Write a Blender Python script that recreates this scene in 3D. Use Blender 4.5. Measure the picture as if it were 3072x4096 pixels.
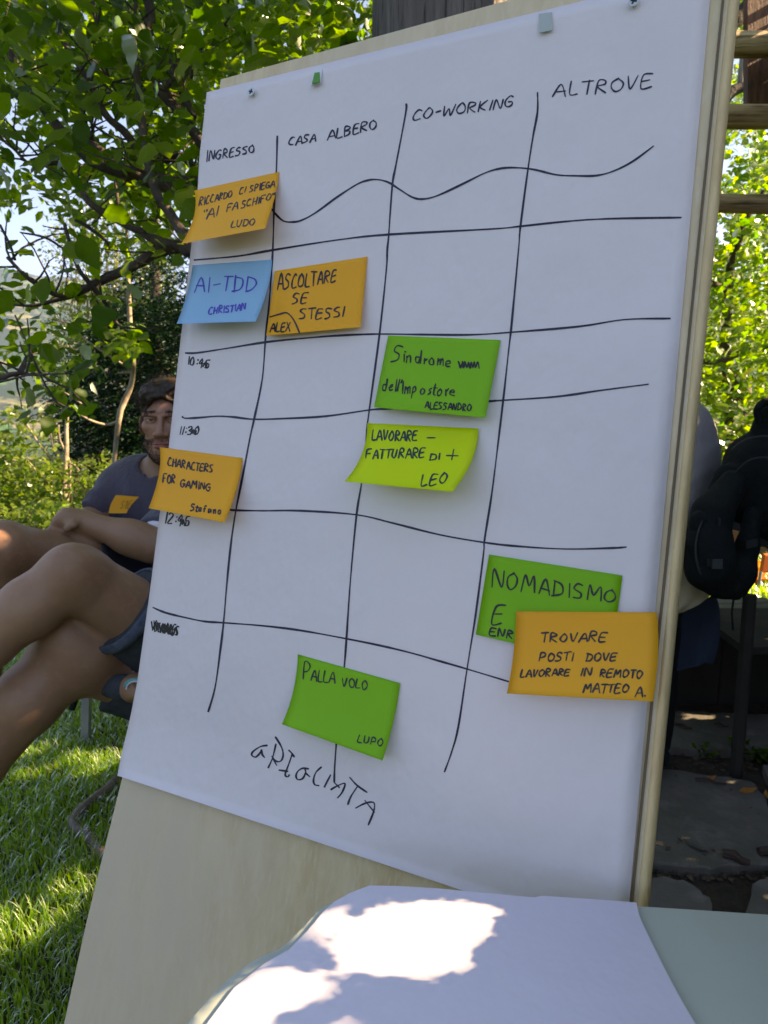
import bpy, math, random
import numpy as np
from mathutils import Vector, Matrix, Quaternion
rnd = random.Random(7); rng = np.random.default_rng(7)
for o in list(bpy.data.objects): bpy.data.objects.remove(o)
C = bpy.context.scene.collection
sc = bpy.context.scene
# ------------------------------------------------------------ camera, world, sun, exposure
CAMZ = 1.25; PIT = math.radians(10); FPX = 2800.0
cam = bpy.data.objects.new('camera', bpy.data.cameras.new('camera')); C.objects.link(cam)
cam.location = (0, 0, CAMZ); cam.rotation_euler = (math.radians(80), 0, 0)
cam.data.sensor_fit = 'VERTICAL'; cam.data.sensor_height = 36; cam.data.lens = FPX/4096*36
cam.data.clip_start = 0.02; cam.data.clip_end = 20000
cam.data.dof.use_dof = True; cam.data.dof.focus_distance = 0.9; cam.data.dof.aperture_fstop = 11
sc.camera = cam
SUN = Vector((.865, .04, .50)).normalized()
w = bpy.data.worlds.new('World'); sc.world = w; w.use_nodes = True
nt = w.node_tree; bg = nt.nodes['Background']
sky = nt.nodes.new('ShaderNodeTexSky'); sky.sky_type = 'NISHITA'; sky.sun_disc = False
sky.sun_elevation = math.asin(SUN.z); sky.sun_rotation = math.atan2(SUN.x, SUN.y)
sky.altitude = 2500; sky.air_density = 0.8; sky.dust_density = 0.0; sky.ozone_density = 5.0
nt.links.new(sky.outputs[0], bg.inputs[0]); bg.inputs[1].default_value = 0.12
sl = bpy.data.lights.new('sun', 'SUN'); sl.energy = 5.0; sl.angle = math.radians(.5); sl.color = (1, .90, .76)
so = bpy.data.objects.new('sun', sl); C.objects.link(so); so.rotation_euler = SUN.to_track_quat('Z', 'Y').to_euler()
vs = sc.view_settings; vs.view_transform = 'Standard'; vs.look = 'None'; vs.gamma = 1; vs.use_curve_mapping = False
vs.exposure = 2.2
vs.use_white_balance = True; vs.white_balance_temperature = 10800; vs.white_balance_tint = 16   # the phone's daylight-shade balance
# ------------------------------------------------------------ geometry of the view
FW = Vector((0, math.cos(PIT), -math.sin(PIT))); UP = Vector((0, math.sin(PIT), math.cos(PIT))); RT = Vector((1, 0, 0))
CAM = Vector((0, 0, CAMZ))
def ray(u, v): return RT*((u-1536)/FPX) - UP*((v-2048)/FPX) + FW
def P(u, v, d): return CAM + ray(u, v)*d
def cw(c): return RT*c[0] - UP*c[1] + FW*c[2]
BA = cw((0.89238182, 0.07707592, -0.44465042)).normalized()
BN = -cw((0.43812182, 0.08823717, 0.89457446)).normalized()      # board front normal
BD = BA.cross(BN); BD = -BD if BD.z > 0 else BD                   # down the board
B0 = CAM + cw((-0.2550584, -0.60585401, 1.01156305))
def onb(u, v, lift=0.0):
    r = ray(u, v); t = ((B0-CAM).dot(BN)+lift)/r.dot(BN); return CAM + r*t
def onz(u, v, z=0.0):
    r = ray(u, v); return CAM + r*((z-CAMZ)/r.z)
TZ = .79
# ------------------------------------------------------------ object helpers
def tag(o, label=None, cat=None, group=None, kind=None):
    if label: o['label'] = label
    if cat: o['category'] = cat
    if group: o['group'] = group
    if kind: o['kind'] = kind
    return o
def empty(name, loc, label, cat, group=None):
    o = bpy.data.objects.new(name, None); C.objects.link(o); o.location = loc; o.empty_display_size = .05
    return tag(o, label, cat, group)
def mkmesh(name, V, F, mats=None, smooth=False):
    me = bpy.data.meshes.new(name)
    if isinstance(V, np.ndarray) and isinstance(F, np.ndarray):
        n = F.shape[1]; me.vertices.add(len(V)); me.vertices.foreach_set('co', V.astype(np.float32).ravel())
        me.loops.add(F.size); me.loops.foreach_set('vertex_index', F.astype(np.int32).ravel())
        me.polygons.add(len(F)); me.polygons.foreach_set('loop_start', np.arange(0, F.size, n, dtype=np.int32))
        me.update(calc_edges=True); me.validate()
    else:
        me.from_pydata([tuple(v) for v in V], [], [tuple(f) for f in F]); me.validate()
    for m in (mats if isinstance(mats, (list, tuple)) else [mats]):
        if m: me.materials.append(m)
    if smooth: me.polygons.foreach_set('use_smooth', [True]*len(me.polygons))
    return me
def link(name, me, parent=None, kind=None):
    o = bpy.data.objects.new(name, me); C.objects.link(o)
    if parent:
        o.parent = parent
        if parent.type == 'EMPTY': o.matrix_parent_inverse = Matrix.Translation(-parent.location)
    if kind: o['kind'] = kind
    return o
def ob(name, V, F, m, parent=None, smooth=False, kind=None): return link(name, mkmesh(name, V, F, m, smooth), parent, kind)
def box(V, F, c, a, b, n):   # centre and three half vectors
    i = len(V)
    for sx in (-1, 1):
        for sy in (-1, 1):
            for sz in (-1, 1): V.append(c+a*sx+b*sy+n*sz)
    F += [(i, i+1, i+3, i+2), (i+4, i+6, i+7, i+5), (i, i+4, i+5, i+1), (i+2, i+3, i+7, i+6), (i, i+2, i+6, i+4), (i+1, i+5, i+7, i+3)]
def catmull(pts, n=6):
    pts = [list(p) for p in pts]; out = []
    Q = [pts[0]]+pts+[pts[-1]]
    for i in range(1, len(Q)-2):
        a, b, c, d = [np.array(q, float) for q in Q[i-1:i+3]]
        for k in range(n):
            t = k/n
            out.append(.5*((2*b)+(-a+c)*t+(2*a-5*b+4*c-d)*t*t+(-a+3*b-3*c+d)*t**3))
    out.append(np.array(pts[-1], float)); return out
def tube(V, F, pts, rad, seg=8, wob=0, caps=True):
    """pts list of Vectors, rad list"""
    n = len(pts); base = len(V); prev = None
    for i, p in enumerate(pts):
        d = (pts[min(i+1, n-1)]-pts[max(i-1, 0)]).normalized()
        if prev is None: a = d.orthogonal().normalized()
        else: a = (prev - d*prev.dot(d)).normalized()
        prev = a; b = d.cross(a)
        for k in range(seg):
            t = 2*math.pi*k/seg; r = rad[i]*(1+wob*rnd.uniform(-1, 1))
            V.append(p+a*(math.cos(t)*r)+b*(math.sin(t)*r))
    for i in range(n-1):
        for k in range(seg):
            k2 = (k+1) % seg; F.append((base+i*seg+k, base+i*seg+k2, base+(i+1)*seg+k2, base+(i+1)*seg+k))
    if caps: F.append(tuple(base+k for k in range(seg))[::-1]); F.append(tuple(base+(n-1)*seg+k for k in range(seg)))
def limb(V, F, path, seg=8, wob=.10, n=5):
    """path: (u,v,depth,radius in photo px)"""
    q = catmull(path, n); tube(V, F, [P(a[0], a[1], a[2]) for a in q], [max(a[3], 1)*a[2]/FPX for a in q], seg, wob)
# ------------------------------------------------------------ materials
def mat(name, col, rough=.6, noise=None, bump=None, metal=0, spec=.5, sheen=0, coat=0):
    """noise=(scale,(r,g,b) second colour,stretch vec) ; bump=(scale,strength)"""
    m = bpy.data.materials.new(name); m.use_nodes = True; t = m.node_tree; b = t.nodes['Principled BSDF']
    b.inputs['Base Color'].default_value = (*col, 1); b.inputs['Roughness'].default_value = rough
    b.inputs['Metallic'].default_value = metal; b.inputs['Specular IOR Level'].default_value = spec
    if sheen: b.inputs['Sheen Weight'].default_value = sheen
    if coat: b.inputs['Coat Weight'].default_value = coat
    tc = t.nodes.new('ShaderNodeTexCoord')
    def nz(scale, st=(1, 1, 1), det=6, rough=.6):
        mp = t.nodes.new('ShaderNodeMapping'); mp.inputs['Scale'].default_value = st
        n = t.nodes.new('ShaderNodeTexNoise'); n.inputs['Scale'].default_value = scale; n.inputs['Detail'].default_value = det; n.inputs['Roughness'].default_value = rough
        t.links.new(tc.outputs['Object'], mp.inputs[0]); t.links.new(mp.outputs[0], n.inputs['Vector']); return n
    if noise:
        ns = noise if isinstance(noise, list) else [noise]
        src = None
        for q in ns:
            n = nz(q[0], q[2] if len(q) > 2 else (1, 1, 1))
            rp = t.nodes.new('ShaderNodeValToRGB'); rp.color_ramp.elements[0].position = q[3] if len(q) > 3 else .35; rp.color_ramp.elements[1].position = q[4] if len(q) > 4 else .68
            t.links.new(n.outputs[0], rp.inputs[0])
            mx = t.nodes.new('ShaderNodeMix'); mx.data_type = 'RGBA'
            if src is None: mx.inputs['A'].default_value = (*col, 1)
            else: t.links.new(src, mx.inputs['A'])
            mx.inputs['B'].default_value = (*q[1], 1)
            t.links.new(rp.outputs[0], mx.inputs['Factor']); src = mx.outputs['Result']
        t.links.new(src, b.inputs['Base Color'])
    if bump:
        n = nz(bump[0], bump[2] if len(bump) > 2 else (1, 1, 1)); bp = t.nodes.new('ShaderNodeBump')
        bp.inputs['Strength'].default_value = bump[1]; bp.inputs['Distance'].default_value = bump[3] if len(bump) > 3 else .01
        t.links.new(n.outputs[0], bp.inputs['Height']); t.links.new(bp.outputs[0], b.inputs['Normal'])
    return m
def leafmat(name, lo, hi, tlo, thi, tr=.5, gloss=.25, rough=.45, per='island', spots=True):
    m = bpy.data.materials.new(name); m.use_nodes = True; t = m.node_tree; t.nodes.clear()
    out = t.nodes.new('ShaderNodeOutputMaterial')
    if per == 'island': s = t.nodes.new('ShaderNodeNewGeometry').outputs['Random Per Island']
    else: s = t.nodes.new('ShaderNodeObjectInfo').outputs['Random']
    def ramp(a, b):
        r = t.nodes.new('ShaderNodeMix'); r.data_type = 'RGBA'; r.inputs['A'].default_value = (*a, 1); r.inputs['B'].default_value = (*b, 1)
        t.links.new(s, r.inputs['Factor']); return r.outputs['Result']
    c1 = ramp(lo, hi); c2 = ramp(tlo, thi)
    if spots:
        tc = t.nodes.new('ShaderNodeTexCoord'); n = t.nodes.new('ShaderNodeTexNoise'); n.inputs['Scale'].default_value = 55; n.inputs['Detail'].default_value = 4
        t.links.new(tc.outputs['Object'], n.inputs['Vector'])
        rp = t.nodes.new('ShaderNodeValToRGB'); rp.color_ramp.elements[0].position = .32; rp.color_ramp.elements[0].color = (.45, .42, .3, 1); rp.color_ramp.elements[1].position = .5
        t.links.new(n.outputs[0], rp.inputs[0])
        def mul(c):
            x = t.nodes.new('ShaderNodeMix'); x.data_type = 'RGBA'; x.blend_type = 'MULTIPLY'; x.inputs['Factor'].default_value = 1
            t.links.new(c, x.inputs['A']); t.links.new(rp.outputs[0], x.inputs['B']); return x.outputs['Result']
        c1 = mul(c1); c2 = mul(c2)
    d = t.nodes.new('ShaderNodeBsdfDiffuse'); t.links.new(c1, d.inputs[0])
    tl = t.nodes.new('ShaderNodeBsdfTranslucent'); t.links.new(c2, tl.inputs[0])
    g = t.nodes.new('ShaderNodeBsdfGlossy'); g.inputs['Roughness'].default_value = rough; g.inputs[0].default_value = (.8, .85, .8, 1)
    m1 = t.nodes.new('ShaderNodeMixShader'); m1.inputs[0].default_value = tr; t.links.new(d.outputs[0], m1.inputs[1]); t.links.new(tl.outputs[0], m1.inputs[2])
    fr = t.nodes.new('ShaderNodeFresnel'); fr.inputs[0].default_value = 1.4
    mm = t.nodes.new('ShaderNodeMath'); mm.operation = 'MULTIPLY'; mm.inputs[1].default_value = gloss*3; t.links.new(fr.outputs[0], mm.inputs[0])
    m2 = t.nodes.new('ShaderNodeMixShader'); t.links.new(mm.outputs[0], m2.inputs[0]); t.links.new(m1.outputs[0], m2.inputs[1]); t.links.new(g.outputs[0], m2.inputs[2])
    t.links.new(m2.outputs[0], out.inputs[0]); return m
M = {}
M['paper'] = mat('chart_paper', (.78, .74, .73), .55, (3.0, (.74, .70, .695)), (2.0, .6, (1, 1.6, .8), .03))
M['pad'] = mat('pad_paper', (.70, .67, .72), .5, None, (3, .5, (1, 1, 1), .02))
M['mint'] = mat('mint_sheet', (.40, .56, .50), .45, (4, (.36, .52, .48)))
M['wood'] = mat('pale_plywood', (.80, .66, .42), .5, [(5, (.68, .52, .29), (9, 9, .5)), (24, (.80, .71, .52), (8, 8, .3), .5, .8), (1.5, (.68, .58, .42), (2, 2, .6), .45, .7)], (60, .06, (8, 8, .3)))
M['edge'] = mat('board_edge', (.80, .61, .32), .45, (8, (.66, .48, .24), (8, 8, .5)), (60, .1, (6, 6, .3)))
M['groove'] = mat('edge_groove', (.16, .11, .06), .6)
M['orange'] = mat('orange_note', (.98, .42, .012), .6, (6, (.95, .39, .012)), (18, .12, (1, 1, 1), .003))
M['blue'] = mat('blue_note', (.20, .50, .68), .6, (6, (.18, .46, .64)), (18, .1, (1, 1, 1), .003))
M['green'] = mat('green_note', (.16, .52, .001), .6, (6, (.14, .48, .001)), (18, .12, (1, 1, 1), .003))
M['lime'] = mat('lime_note', (.62, .80, .002), .6, (6, (.57, .75, .002)), (18, .1, (1, 1, 1), .003))
M['ink'] = mat('marker_ink', (.012, .010, .035), .45, (60, (.045, .04, .09), (1, 1, 1), .5, .8))
M['inkblack'] = mat('black_ink', (.010, .010, .012), .45, (80, (.05, .05, .05), (1, 1, 1), .5, .8))
M['inkgreen'] = mat('dark_green_ink', (.004, .05, .035), .45)
M['inkblue'] = mat('blue_ink', (.05, .05, .42), .45)
M['metal'] = mat('screw_metal', (.62, .66, .60), .3, metal=1)
M['dark'] = mat('dark_recess', (.01, .03, .03), .6)
M['alu'] = mat('grey_tube', (.25, .27, .29), .4, metal=.3)
M['browntube'] = mat('brown_tube', (.13, .08, .055), .45, (12, (.20, .15, .12)), (30, .2))
M['bark'] = mat('tree_bark', (.055, .040, .030), .85, [(14, (.14, .105, .08)), (3, (.035, .028, .022))], (30, .8, (1, 1, 1), .02))
M['palebark'] = mat('pale_bark', (.42, .35, .26), .8, (10, (.13, .10, .07)), (30, .6))
M['greybark'] = mat('weathered_post', (.13, .115, .105), .85, [(7, (.26, .23, .21), (5, 5, .35)), (20, (.02, .017, .015), (6, 6, .3), .55, .7)], (20, .9, (6, 6, .3), .02))
M['log'] = mat('pergola_log', (.36, .21, .11), .7, [(5, (.68, .50, .30), (.4, 6, 6)), (12, (.09, .05, .03), (.4, 5, 5), .5, .7)], (20, .5, (.4, 6, 6), .01))
M['plank'] = mat('red_brown_plank', (.22, .085, .04), .7, (8, (.07, .03, .015), (6, 6, .5)), (30, .4, (6, 6, .4)))
M['skin'] = mat('skin', (.37, .205, .115), .5, [(5, (.29, .145, .08)), (60, (.40, .21, .125), (1, 1, 1), .5, .8)], (22, .22, (1, 1, 1), .006))
M['skin'].node_tree.nodes['Principled BSDF'].inputs['Subsurface Weight'].default_value = .12
M['skin'].node_tree.nodes['Principled BSDF'].inputs['Subsurface Radius'].default_value = (.012, .004, .002)
M['skinface'] = mat('face_skin', (.42, .21, .13), .48, [(30, (.37, .17, .11))], (160, .1))
M['lip'] = mat('lips', (.36, .11, .10), .4)
M['white'] = mat('eye_white', (.6, .57, .53), .25)
M['iris'] = mat('eye_iris', (.03, .015, .008), .15)
M['hair'] = mat('dark_brown_hair', (.030, .016, .009), .4, (90, (.10, .055, .03), (1, 1, 1), .5, .75), (200, .6, (1, 1, 1), .004))
M['beard'] = mat('black_beard', (.018, .011, .008), .5)
M['shirt'] = mat('slate_tshirt', (.045, .055, .08), .9, [(6, (.085, .11, .14)), (3.0, (.075, .045, .065))], (11, .9, (1, 1, .6), .02), sheen=.2)
M['navy'] = mat('navy_shorts', (.02, .028, .045), .9, (6, (.03, .035, .045)), (60, .3))
M['denim'] = mat('dark_denim', (.03, .042, .052), .9, (50, (.045, .06, .072)), (300, .3))
M['denimhem'] = mat('denim_hem', (.05, .075, .115), .9, (60, (.10, .13, .17)), (300, .4))
M['teal'] = mat('teal_trim', (.06, .36, .33), .6)
M['whitecloth'] = mat('white_cloth', (.72, .74, .78), .8)
M['slatecloth'] = mat('slate_sleeve', (.055, .085, .085), .9)
M['greyshirt'] = mat('heather_grey', (.30, .28, .30), .95, (90, (.28, .27, .30)), (60, .3), sheen=.2)
M['darkred'] = mat('dark_red_cloth', (.12, .012, .018), .9)
M['bag'] = mat('beige_paper_bag', (.46, .39, .25), .8, (5, (.36, .30, .18)), (9, .4))
M['orangeprint'] = mat('orange_print', (.45, .07, .015), .7)
M['blackcloth'] = mat('black_nylon', (.005, .008, .009), .8, (30, (.007, .013, .014)), (90, .5), spec=.2)
M['navycloth'] = mat('navy_cloth', (.010, .022, .045), .9, (6, (.014, .03, .055)), (50, .3))
M['stone'] = mat('flagstone', (.15, .135, .115), .9, [(3, (.08, .078, .06)), (14, (.19, .17, .155), (1, 1, 1), .5, .75)], (12, .5, (1, 1, 1), .02))
M['benchstone'] = mat('bench_slab', (.22, .20, .165), .9, (5, (.07, .066, .055), (1, 4, 4)), (12, .6))
M['darkwood'] = mat('dark_boards', (.018, .016, .013), .9, (5, (.03, .027, .02)), (10, .6))
M['rock'] = mat('pale_rock', (.16, .14, .12), .9, (8, (.09, .08, .07)), (10, .9, (1, 1, 1), .03))
M['orangeplastic'] = mat('orange_plastic', (.75, .13, .01), .45)
M['soil'] = mat('soil', (.035, .026, .018), .95, (18, (.065, .045, .03)), (30, 1, (1, 1, 1), .03))
M['dryleaf'] = mat('dry_leaf', (.35, .14, .025), .7)
M['twig'] = mat('twig', (.05, .03, .022), .8)
M['leafobj'] = leafmat('broad_leaf', (.035, .085, .010), (.075, .14, .014), (.09, .27, .006), (.32, .54, .012), .6, .10, per='object')
M['leaf'] = leafmat('broad_leaves', (.03, .075, .010), (.075, .14, .016), (.09, .27, .006), (.32, .54, .012), .6, .10)
M['screenleaf'] = leafmat('shade_screen_leaves', (.03, .075, .010), (.06, .11, .014), (.05, .10, .008), (.10, .18, .01), .3, .2)
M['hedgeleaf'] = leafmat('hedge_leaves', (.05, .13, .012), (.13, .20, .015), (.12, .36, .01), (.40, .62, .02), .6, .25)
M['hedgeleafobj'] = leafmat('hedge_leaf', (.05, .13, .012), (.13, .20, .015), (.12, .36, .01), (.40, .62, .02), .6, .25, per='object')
M['bushleaf'] = leafmat('bush_leaves', (.07, .14, .015), (.16, .22, .02), (.14, .36, .02), (.40, .60, .04), .55, .2)
M['conifer'] = leafmat('conifer_needles', (.005, .026, .010), (.014, .055, .014), (.01, .05, .012), (.03, .10, .015), .25, .03, spots=False)
M['grass'] = leafmat('grass_blades', (.055, .17, .008), (.14, .28, .02), (.26, .54, .01), (.60, .84, .05), .55, .25, spots=False)
M['birchleaf'] = leafmat('birch_leaves', (.06, .13, .02), (.14, .20, .03), (.2, .32, .02), (.5, .55, .05), .5, .3)

# ------------------------------------------------------------ terrain
def sstep(a, b, x):
    t = np.clip((x-a)/(b-a), 0, 1); return t*t*(3-2*t)
def vnoise(x, y, seed=0):
    xi = np.floor(x).astype(int); yi = np.floor(y).astype(int); fx = x-xi; fy = y-yi; fx = fx*fx*(3-2*fx); fy = fy*fy*(3-2*fy)
    def h(a, b):
        n = (a*374761393+b*668265263+seed*1442695041) & 0x7fffffff; n = ((n ^ (n >> 13))*1274126177) & 0x7fffffff
        return ((n ^ (n >> 16)) & 0xffff)/65535.
    return (h(xi, yi)*(1-fx)+h(xi+1, yi)*fx)*(1-fy)+(h(xi, yi+1)*(1-fx)+h(xi+1, yi+1)*fx)*fy
def gh(x, y):
    x = np.asarray(x, float); y = np.asarray(y, float); r = np.hypot(x, y)
    drop = -6*sstep(5.5, 30, r) - 20*sstep(25, 260, r)
    mt = sstep(330, 1300, r)*(215+80*(vnoise(x/330+5, y/330)-.5)+36*(vnoise(x/110, y/110)-.5)+13*(vnoise(x/40, y/40)-.5))
    az = np.arctan2(x, y); mt = mt*(1.0-.28*sstep(-.5, -.2, az)*(az < 1.5))
    lumps = sstep(40, 90, r)*4*(vnoise(x/25, y/25)-.5)
    micro = .03*(vnoise(x*1.3, y*1.3)-.5)*(r < 6)
    return drop+mt+lumps+micro
R = np.concatenate([[0], np.geomspace(.3, 3200, 230)]); A = np.linspace(0, 2*np.pi, 361)[:-1]
RR, AA = np.meshgrid(R, A, indexing='ij'); X = RR*np.sin(AA); Y = RR*np.cos(AA)
Vg = np.stack([X, Y, gh(X, Y)], -1).reshape(-1, 3); nA = len(A)
i, j = np.meshgrid(np.arange(1, len(R)-1), np.arange(nA), indexing='ij'); i = i.ravel(); j = j.ravel(); j2 = (j+1) % nA
Fg = np.stack([i*nA+j2, i*nA+j, (i+1)*nA+j, (i+1)*nA+j2], -1)
Fg0 = np.stack([np.zeros(nA, int), nA+np.arange(nA), nA+(np.arange(nA)+1) % nA, np.zeros(nA, int)], -1)
gm = bpy.data.materials.new('ground'); gm.use_nodes = True; t = gm.node_tree; b = t.nodes['Principled BSDF']; b.inputs['Roughness'].default_value = .95; b.inputs['Specular IOR Level'].default_value = .1
ge = t.nodes.new('ShaderNodeNewGeometry')
def N(kind, **k):
    n = t.nodes.new(kind)
    for a, v in k.items(): n.inputs[a].default_value = v
    return n
def mixc(f, a, bb):
    x = t.nodes.new('ShaderNodeMix'); x.data_type = 'RGBA'
    for s, v in (('A', a), ('B', bb)):
        if isinstance(v, tuple): x.inputs[s].default_value = (*v, 1)
        else: t.links.new(v, x.inputs[s])
    t.links.new(f, x.inputs['Factor']); return x.outputs['Result']
def rampf(src, a, bb):
    r = t.nodes.new('ShaderNodeMapRange'); r.inputs['From Min'].default_value = a; r.inputs['From Max'].default_value = bb; t.links.new(src, r.inputs['Value']); return r.outputs[0]
n1 = N('ShaderNodeTexNoise', Scale=6, Detail=8); t.links.new(ge.outputs['Position'], n1.inputs['Vector'])
near = mixc(rampf(n1.outputs[0], .35, .65), (.022, .045, .010), (.05, .055, .018))
n2 = N('ShaderNodeTexNoise', Scale=.035, Detail=10, Roughness=.7); t.links.new(ge.outputs['Position'], n2.inputs['Vector'])
n3 = N('ShaderNodeTexVoronoi', Scale=.027); t.links.new(ge.outputs['Position'], n3.inputs['Vector'])
sepc = t.nodes.new('ShaderNodeSeparateColor'); t.links.new(n3.outputs['Color'], sepc.inputs[0])
fields = mixc(rampf(sepc.outputs[0], .3, .7), (.06, .17, .025), (.24, .22, .10))
far = mixc(rampf(n2.outputs[0], .40, .50), fields, (.020, .045, .018))
ln = t.nodes.new('ShaderNodeVectorMath'); ln.operation = 'LENGTH'; t.links.new(ge.outputs['Position'], ln.inputs[0])
t.links.new(mixc(rampf(ln.outputs['Value'], 15, 60), near, far), b.inputs['Base Color'])
g = ob('ground', Vg, np.concatenate([Fg, Fg0]), gm, smooth=True, kind='structure')
# haze
hz = []; HF = []
box(hz, HF, Vector((0, 0, 120)), Vector((3400, 0, 0)), Vector((0, 3400, 0)), Vector((0, 0, 165)))
hm = bpy.data.materials.new('haze'); hm.use_nodes = True; hm.node_tree.nodes.clear()
ho = hm.node_tree.nodes.new('ShaderNodeOutputMaterial'); pv = hm.node_tree.nodes.new('ShaderNodeVolumePrincipled')
pv.inputs['Color'].default_value = (.45, .60, 1, 1); pv.inputs['Density'].default_value = .00048; pv.inputs['Anisotropy'].default_value = .2
hm.node_tree.links.new(pv.outputs[0], ho.inputs['Volume'])
HAZE = True
if HAZE: ob('haze', hz, HF, hm, kind='stuff')

# ------------------------------------------------------------ easel board with paper
def row_x(tab, y):
    tab = sorted(tab); return float(np.interp(y, [a for a, _ in tab], [b_ for _, b_ in tab]))
board = empty('easel_board', onb(1600, 3000, -.02), 'tall pale plywood board leaning on its easel legs, carrying the big white schedule sheet', 'board')
LE = [(315, 880), (1000, 802), (1800, 702), (2400, 626), (2800, 556), (3094, 490), (3411, 411), (3700, 340), (4096, 253), (4700, 110)]
def right_outer(y): return 2927-.1010*y
def top_y(u): return 315-.279*(u-880)
V = []; F = []
rows = np.linspace(0, 1, 40); cols = np.linspace(0, 1, 10)
def board_pt(r, c, lift):
    # r from top to bottom, c left to right; front face in the board's plane
    yl = 315+(4700-315)*r; xl = row_x(LE, yl)
    xr0 = 2915; yr0 = top_y(xr0); yr = yr0+(5600-yr0)*r; xr = right_outer(yr)-14
    a = onb(xl, yl, 0); bb = onb(xr, yr, 0)
    return a.lerp(bb, c)+BN*lift
TH = .018
fr = [[board_pt(r, c, -.0016) for c in cols] for r in rows]
for side in (0, 1):
    for r in range(len(rows)):
        for c in range(len(cols)): V.append(fr[r][c]-BN*(TH*side))
n = len(cols); m = len(rows); off = n*m
for r in range(m-1):
    for c in range(n-1):
        q = r*n+c; F.append((q, q+n, q+n+1, q+1)); F.append((off+q, off+q+1, off+q+n+1, off+q+n))
for r in range(m-1):
    q = r*n; F.append((q, q+off, q+n+off, q+n)); q = r*n+n-1; F.append((q, q+n, q+n+off, q+off))
for c in range(n-1):
    F.append((c, c+1, c+1+off, c+off)); q = (m-1)*n+c; F.append((q, q+off, q+1+off, q+1))
panel = ob('panel', V, F, M['wood'], board)
# rounded edge moulding on the right side
V = []; F = []
for k, r in enumerate(np.linspace(0, 1, 30)):
    p = board_pt(r, 1, 0)+BA*.0035
    for a in range(12):
        th = math.pi*2*a/12; V.append(p+BA*(.0065*math.cos(th))+BN*(-.012+.0125*math.sin(th)))
for k in range(29):
    for a in range(12): F.append((k*12+a, k*12+(a+1) % 12, (k+1)*12+(a+1) % 12, (k+1)*12+a))
F.append(tuple(range(12))); F.append(tuple(29*12+a for a in range(12))[::-1])
ob('edge_moulding', V, F, M['edge'], board, smooth=True)
V = []; F = []
tube(V, F, [board_pt(r, 1, .0004)-BA*.0048 for r in np.linspace(0, 1, 12)], [.0013]*12, 6)
ob('edge_groove', V, F, M['groove'], board)
# easel legs
eg = board.location
for (x0, y0, zz, x1, y1) in ((-.02, .93, .75, -.10, 1.22), (.33, .80, 1.0, .27, 1.15), (.245, .63, .72, .235, .60)):
    V = []; F = []; tube(V, F, [Vector((x0, y0+.03, zz)), Vector((x1, y1, 0.0))], [.016, .016], 6)
    ob('leg', V, F, M['dark'], board)
# --- paper sheets
sheet = empty('paper_sheet', onb(1600, 1800, .001), 'large white flip-chart sheet with a hand-drawn timetable grid pinned to the board', 'paper')
PL = [(371, 829), (639, 802), (753, 796), (1000, 768), (1295, 735), (1542, 705), (1784, 678), (2316, 610), (2723, 556), (3000, 502), (3094, 496)]
def paper_pt(r, c, lift=0):
    yl = 371+(3094-371)*r; xl = row_x(PL, yl)
    ptop = -116; pb = 3764; yr = ptop+(pb-ptop)*r; xr = 2838-.0822*0-(yr+116)*.0894
    a = onb(xl, yl, 0); bb = onb(xr, yr, 0); p = a.lerp(bb, c)
    wv = .0012*math.sin(9*r+2*c)+.0010*math.sin(5*c+3*r)+.0006*math.sin(23*r+7*c)+.0008
    curl = .010*max(0, r-.90)/.10*(1-.6*c)*max(0, r-.9)/.1 
    return p+BN*(max(wv, 0)*(min(r*12, 1))*0.6+curl+lift)
def sheet_mesh(lift, nr=70, nc=48, pt=paper_pt, th=.0003):
    V = []; F = []
    for s in (0, 1):
        for r in range(nr+1):
            for c in range(nc+1): V.append(pt(r/nr, c/nc, lift-th*s))
    o = (nr+1)*(nc+1)
    for r in range(nr):
        for c in range(nc):
            q = r*(nc+1)+c; F.append((q, q+nc+1, q+nc+2, q+1)); F.append((o+q, o+q+1, o+q+nc+2, o+q+nc+1))
    for r in range(nr):
        for c in (0, nc):
            q = r*(nc+1)+c; F.append((q, q+nc+1, q+nc+1+o, q+o))
    for c in range(nc):
        for r in (0, nr):
            q = r*(nc+1)+c; F.append((q, q+1, q+1+o, q+o))
    return V, F
V, F = sheet_mesh(.0012); ob('top_page', V, F, M['paper'], sheet, smooth=True)
def under_pt(r, c, lift): return paper_pt(r, c, 0)*1.0+BN*(lift-.0)+BA*(.0026*c-.0016*(1-c))
V, F = sheet_mesh(.0004, 40, 6, lambda r, c, l: paper_pt(r*.998, c, l)+BA*.0028*c+BA*.004*(1-c)-BN*0.0); ob('under_page', V, F, M['paper'], sheet, smooth=True)

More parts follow.
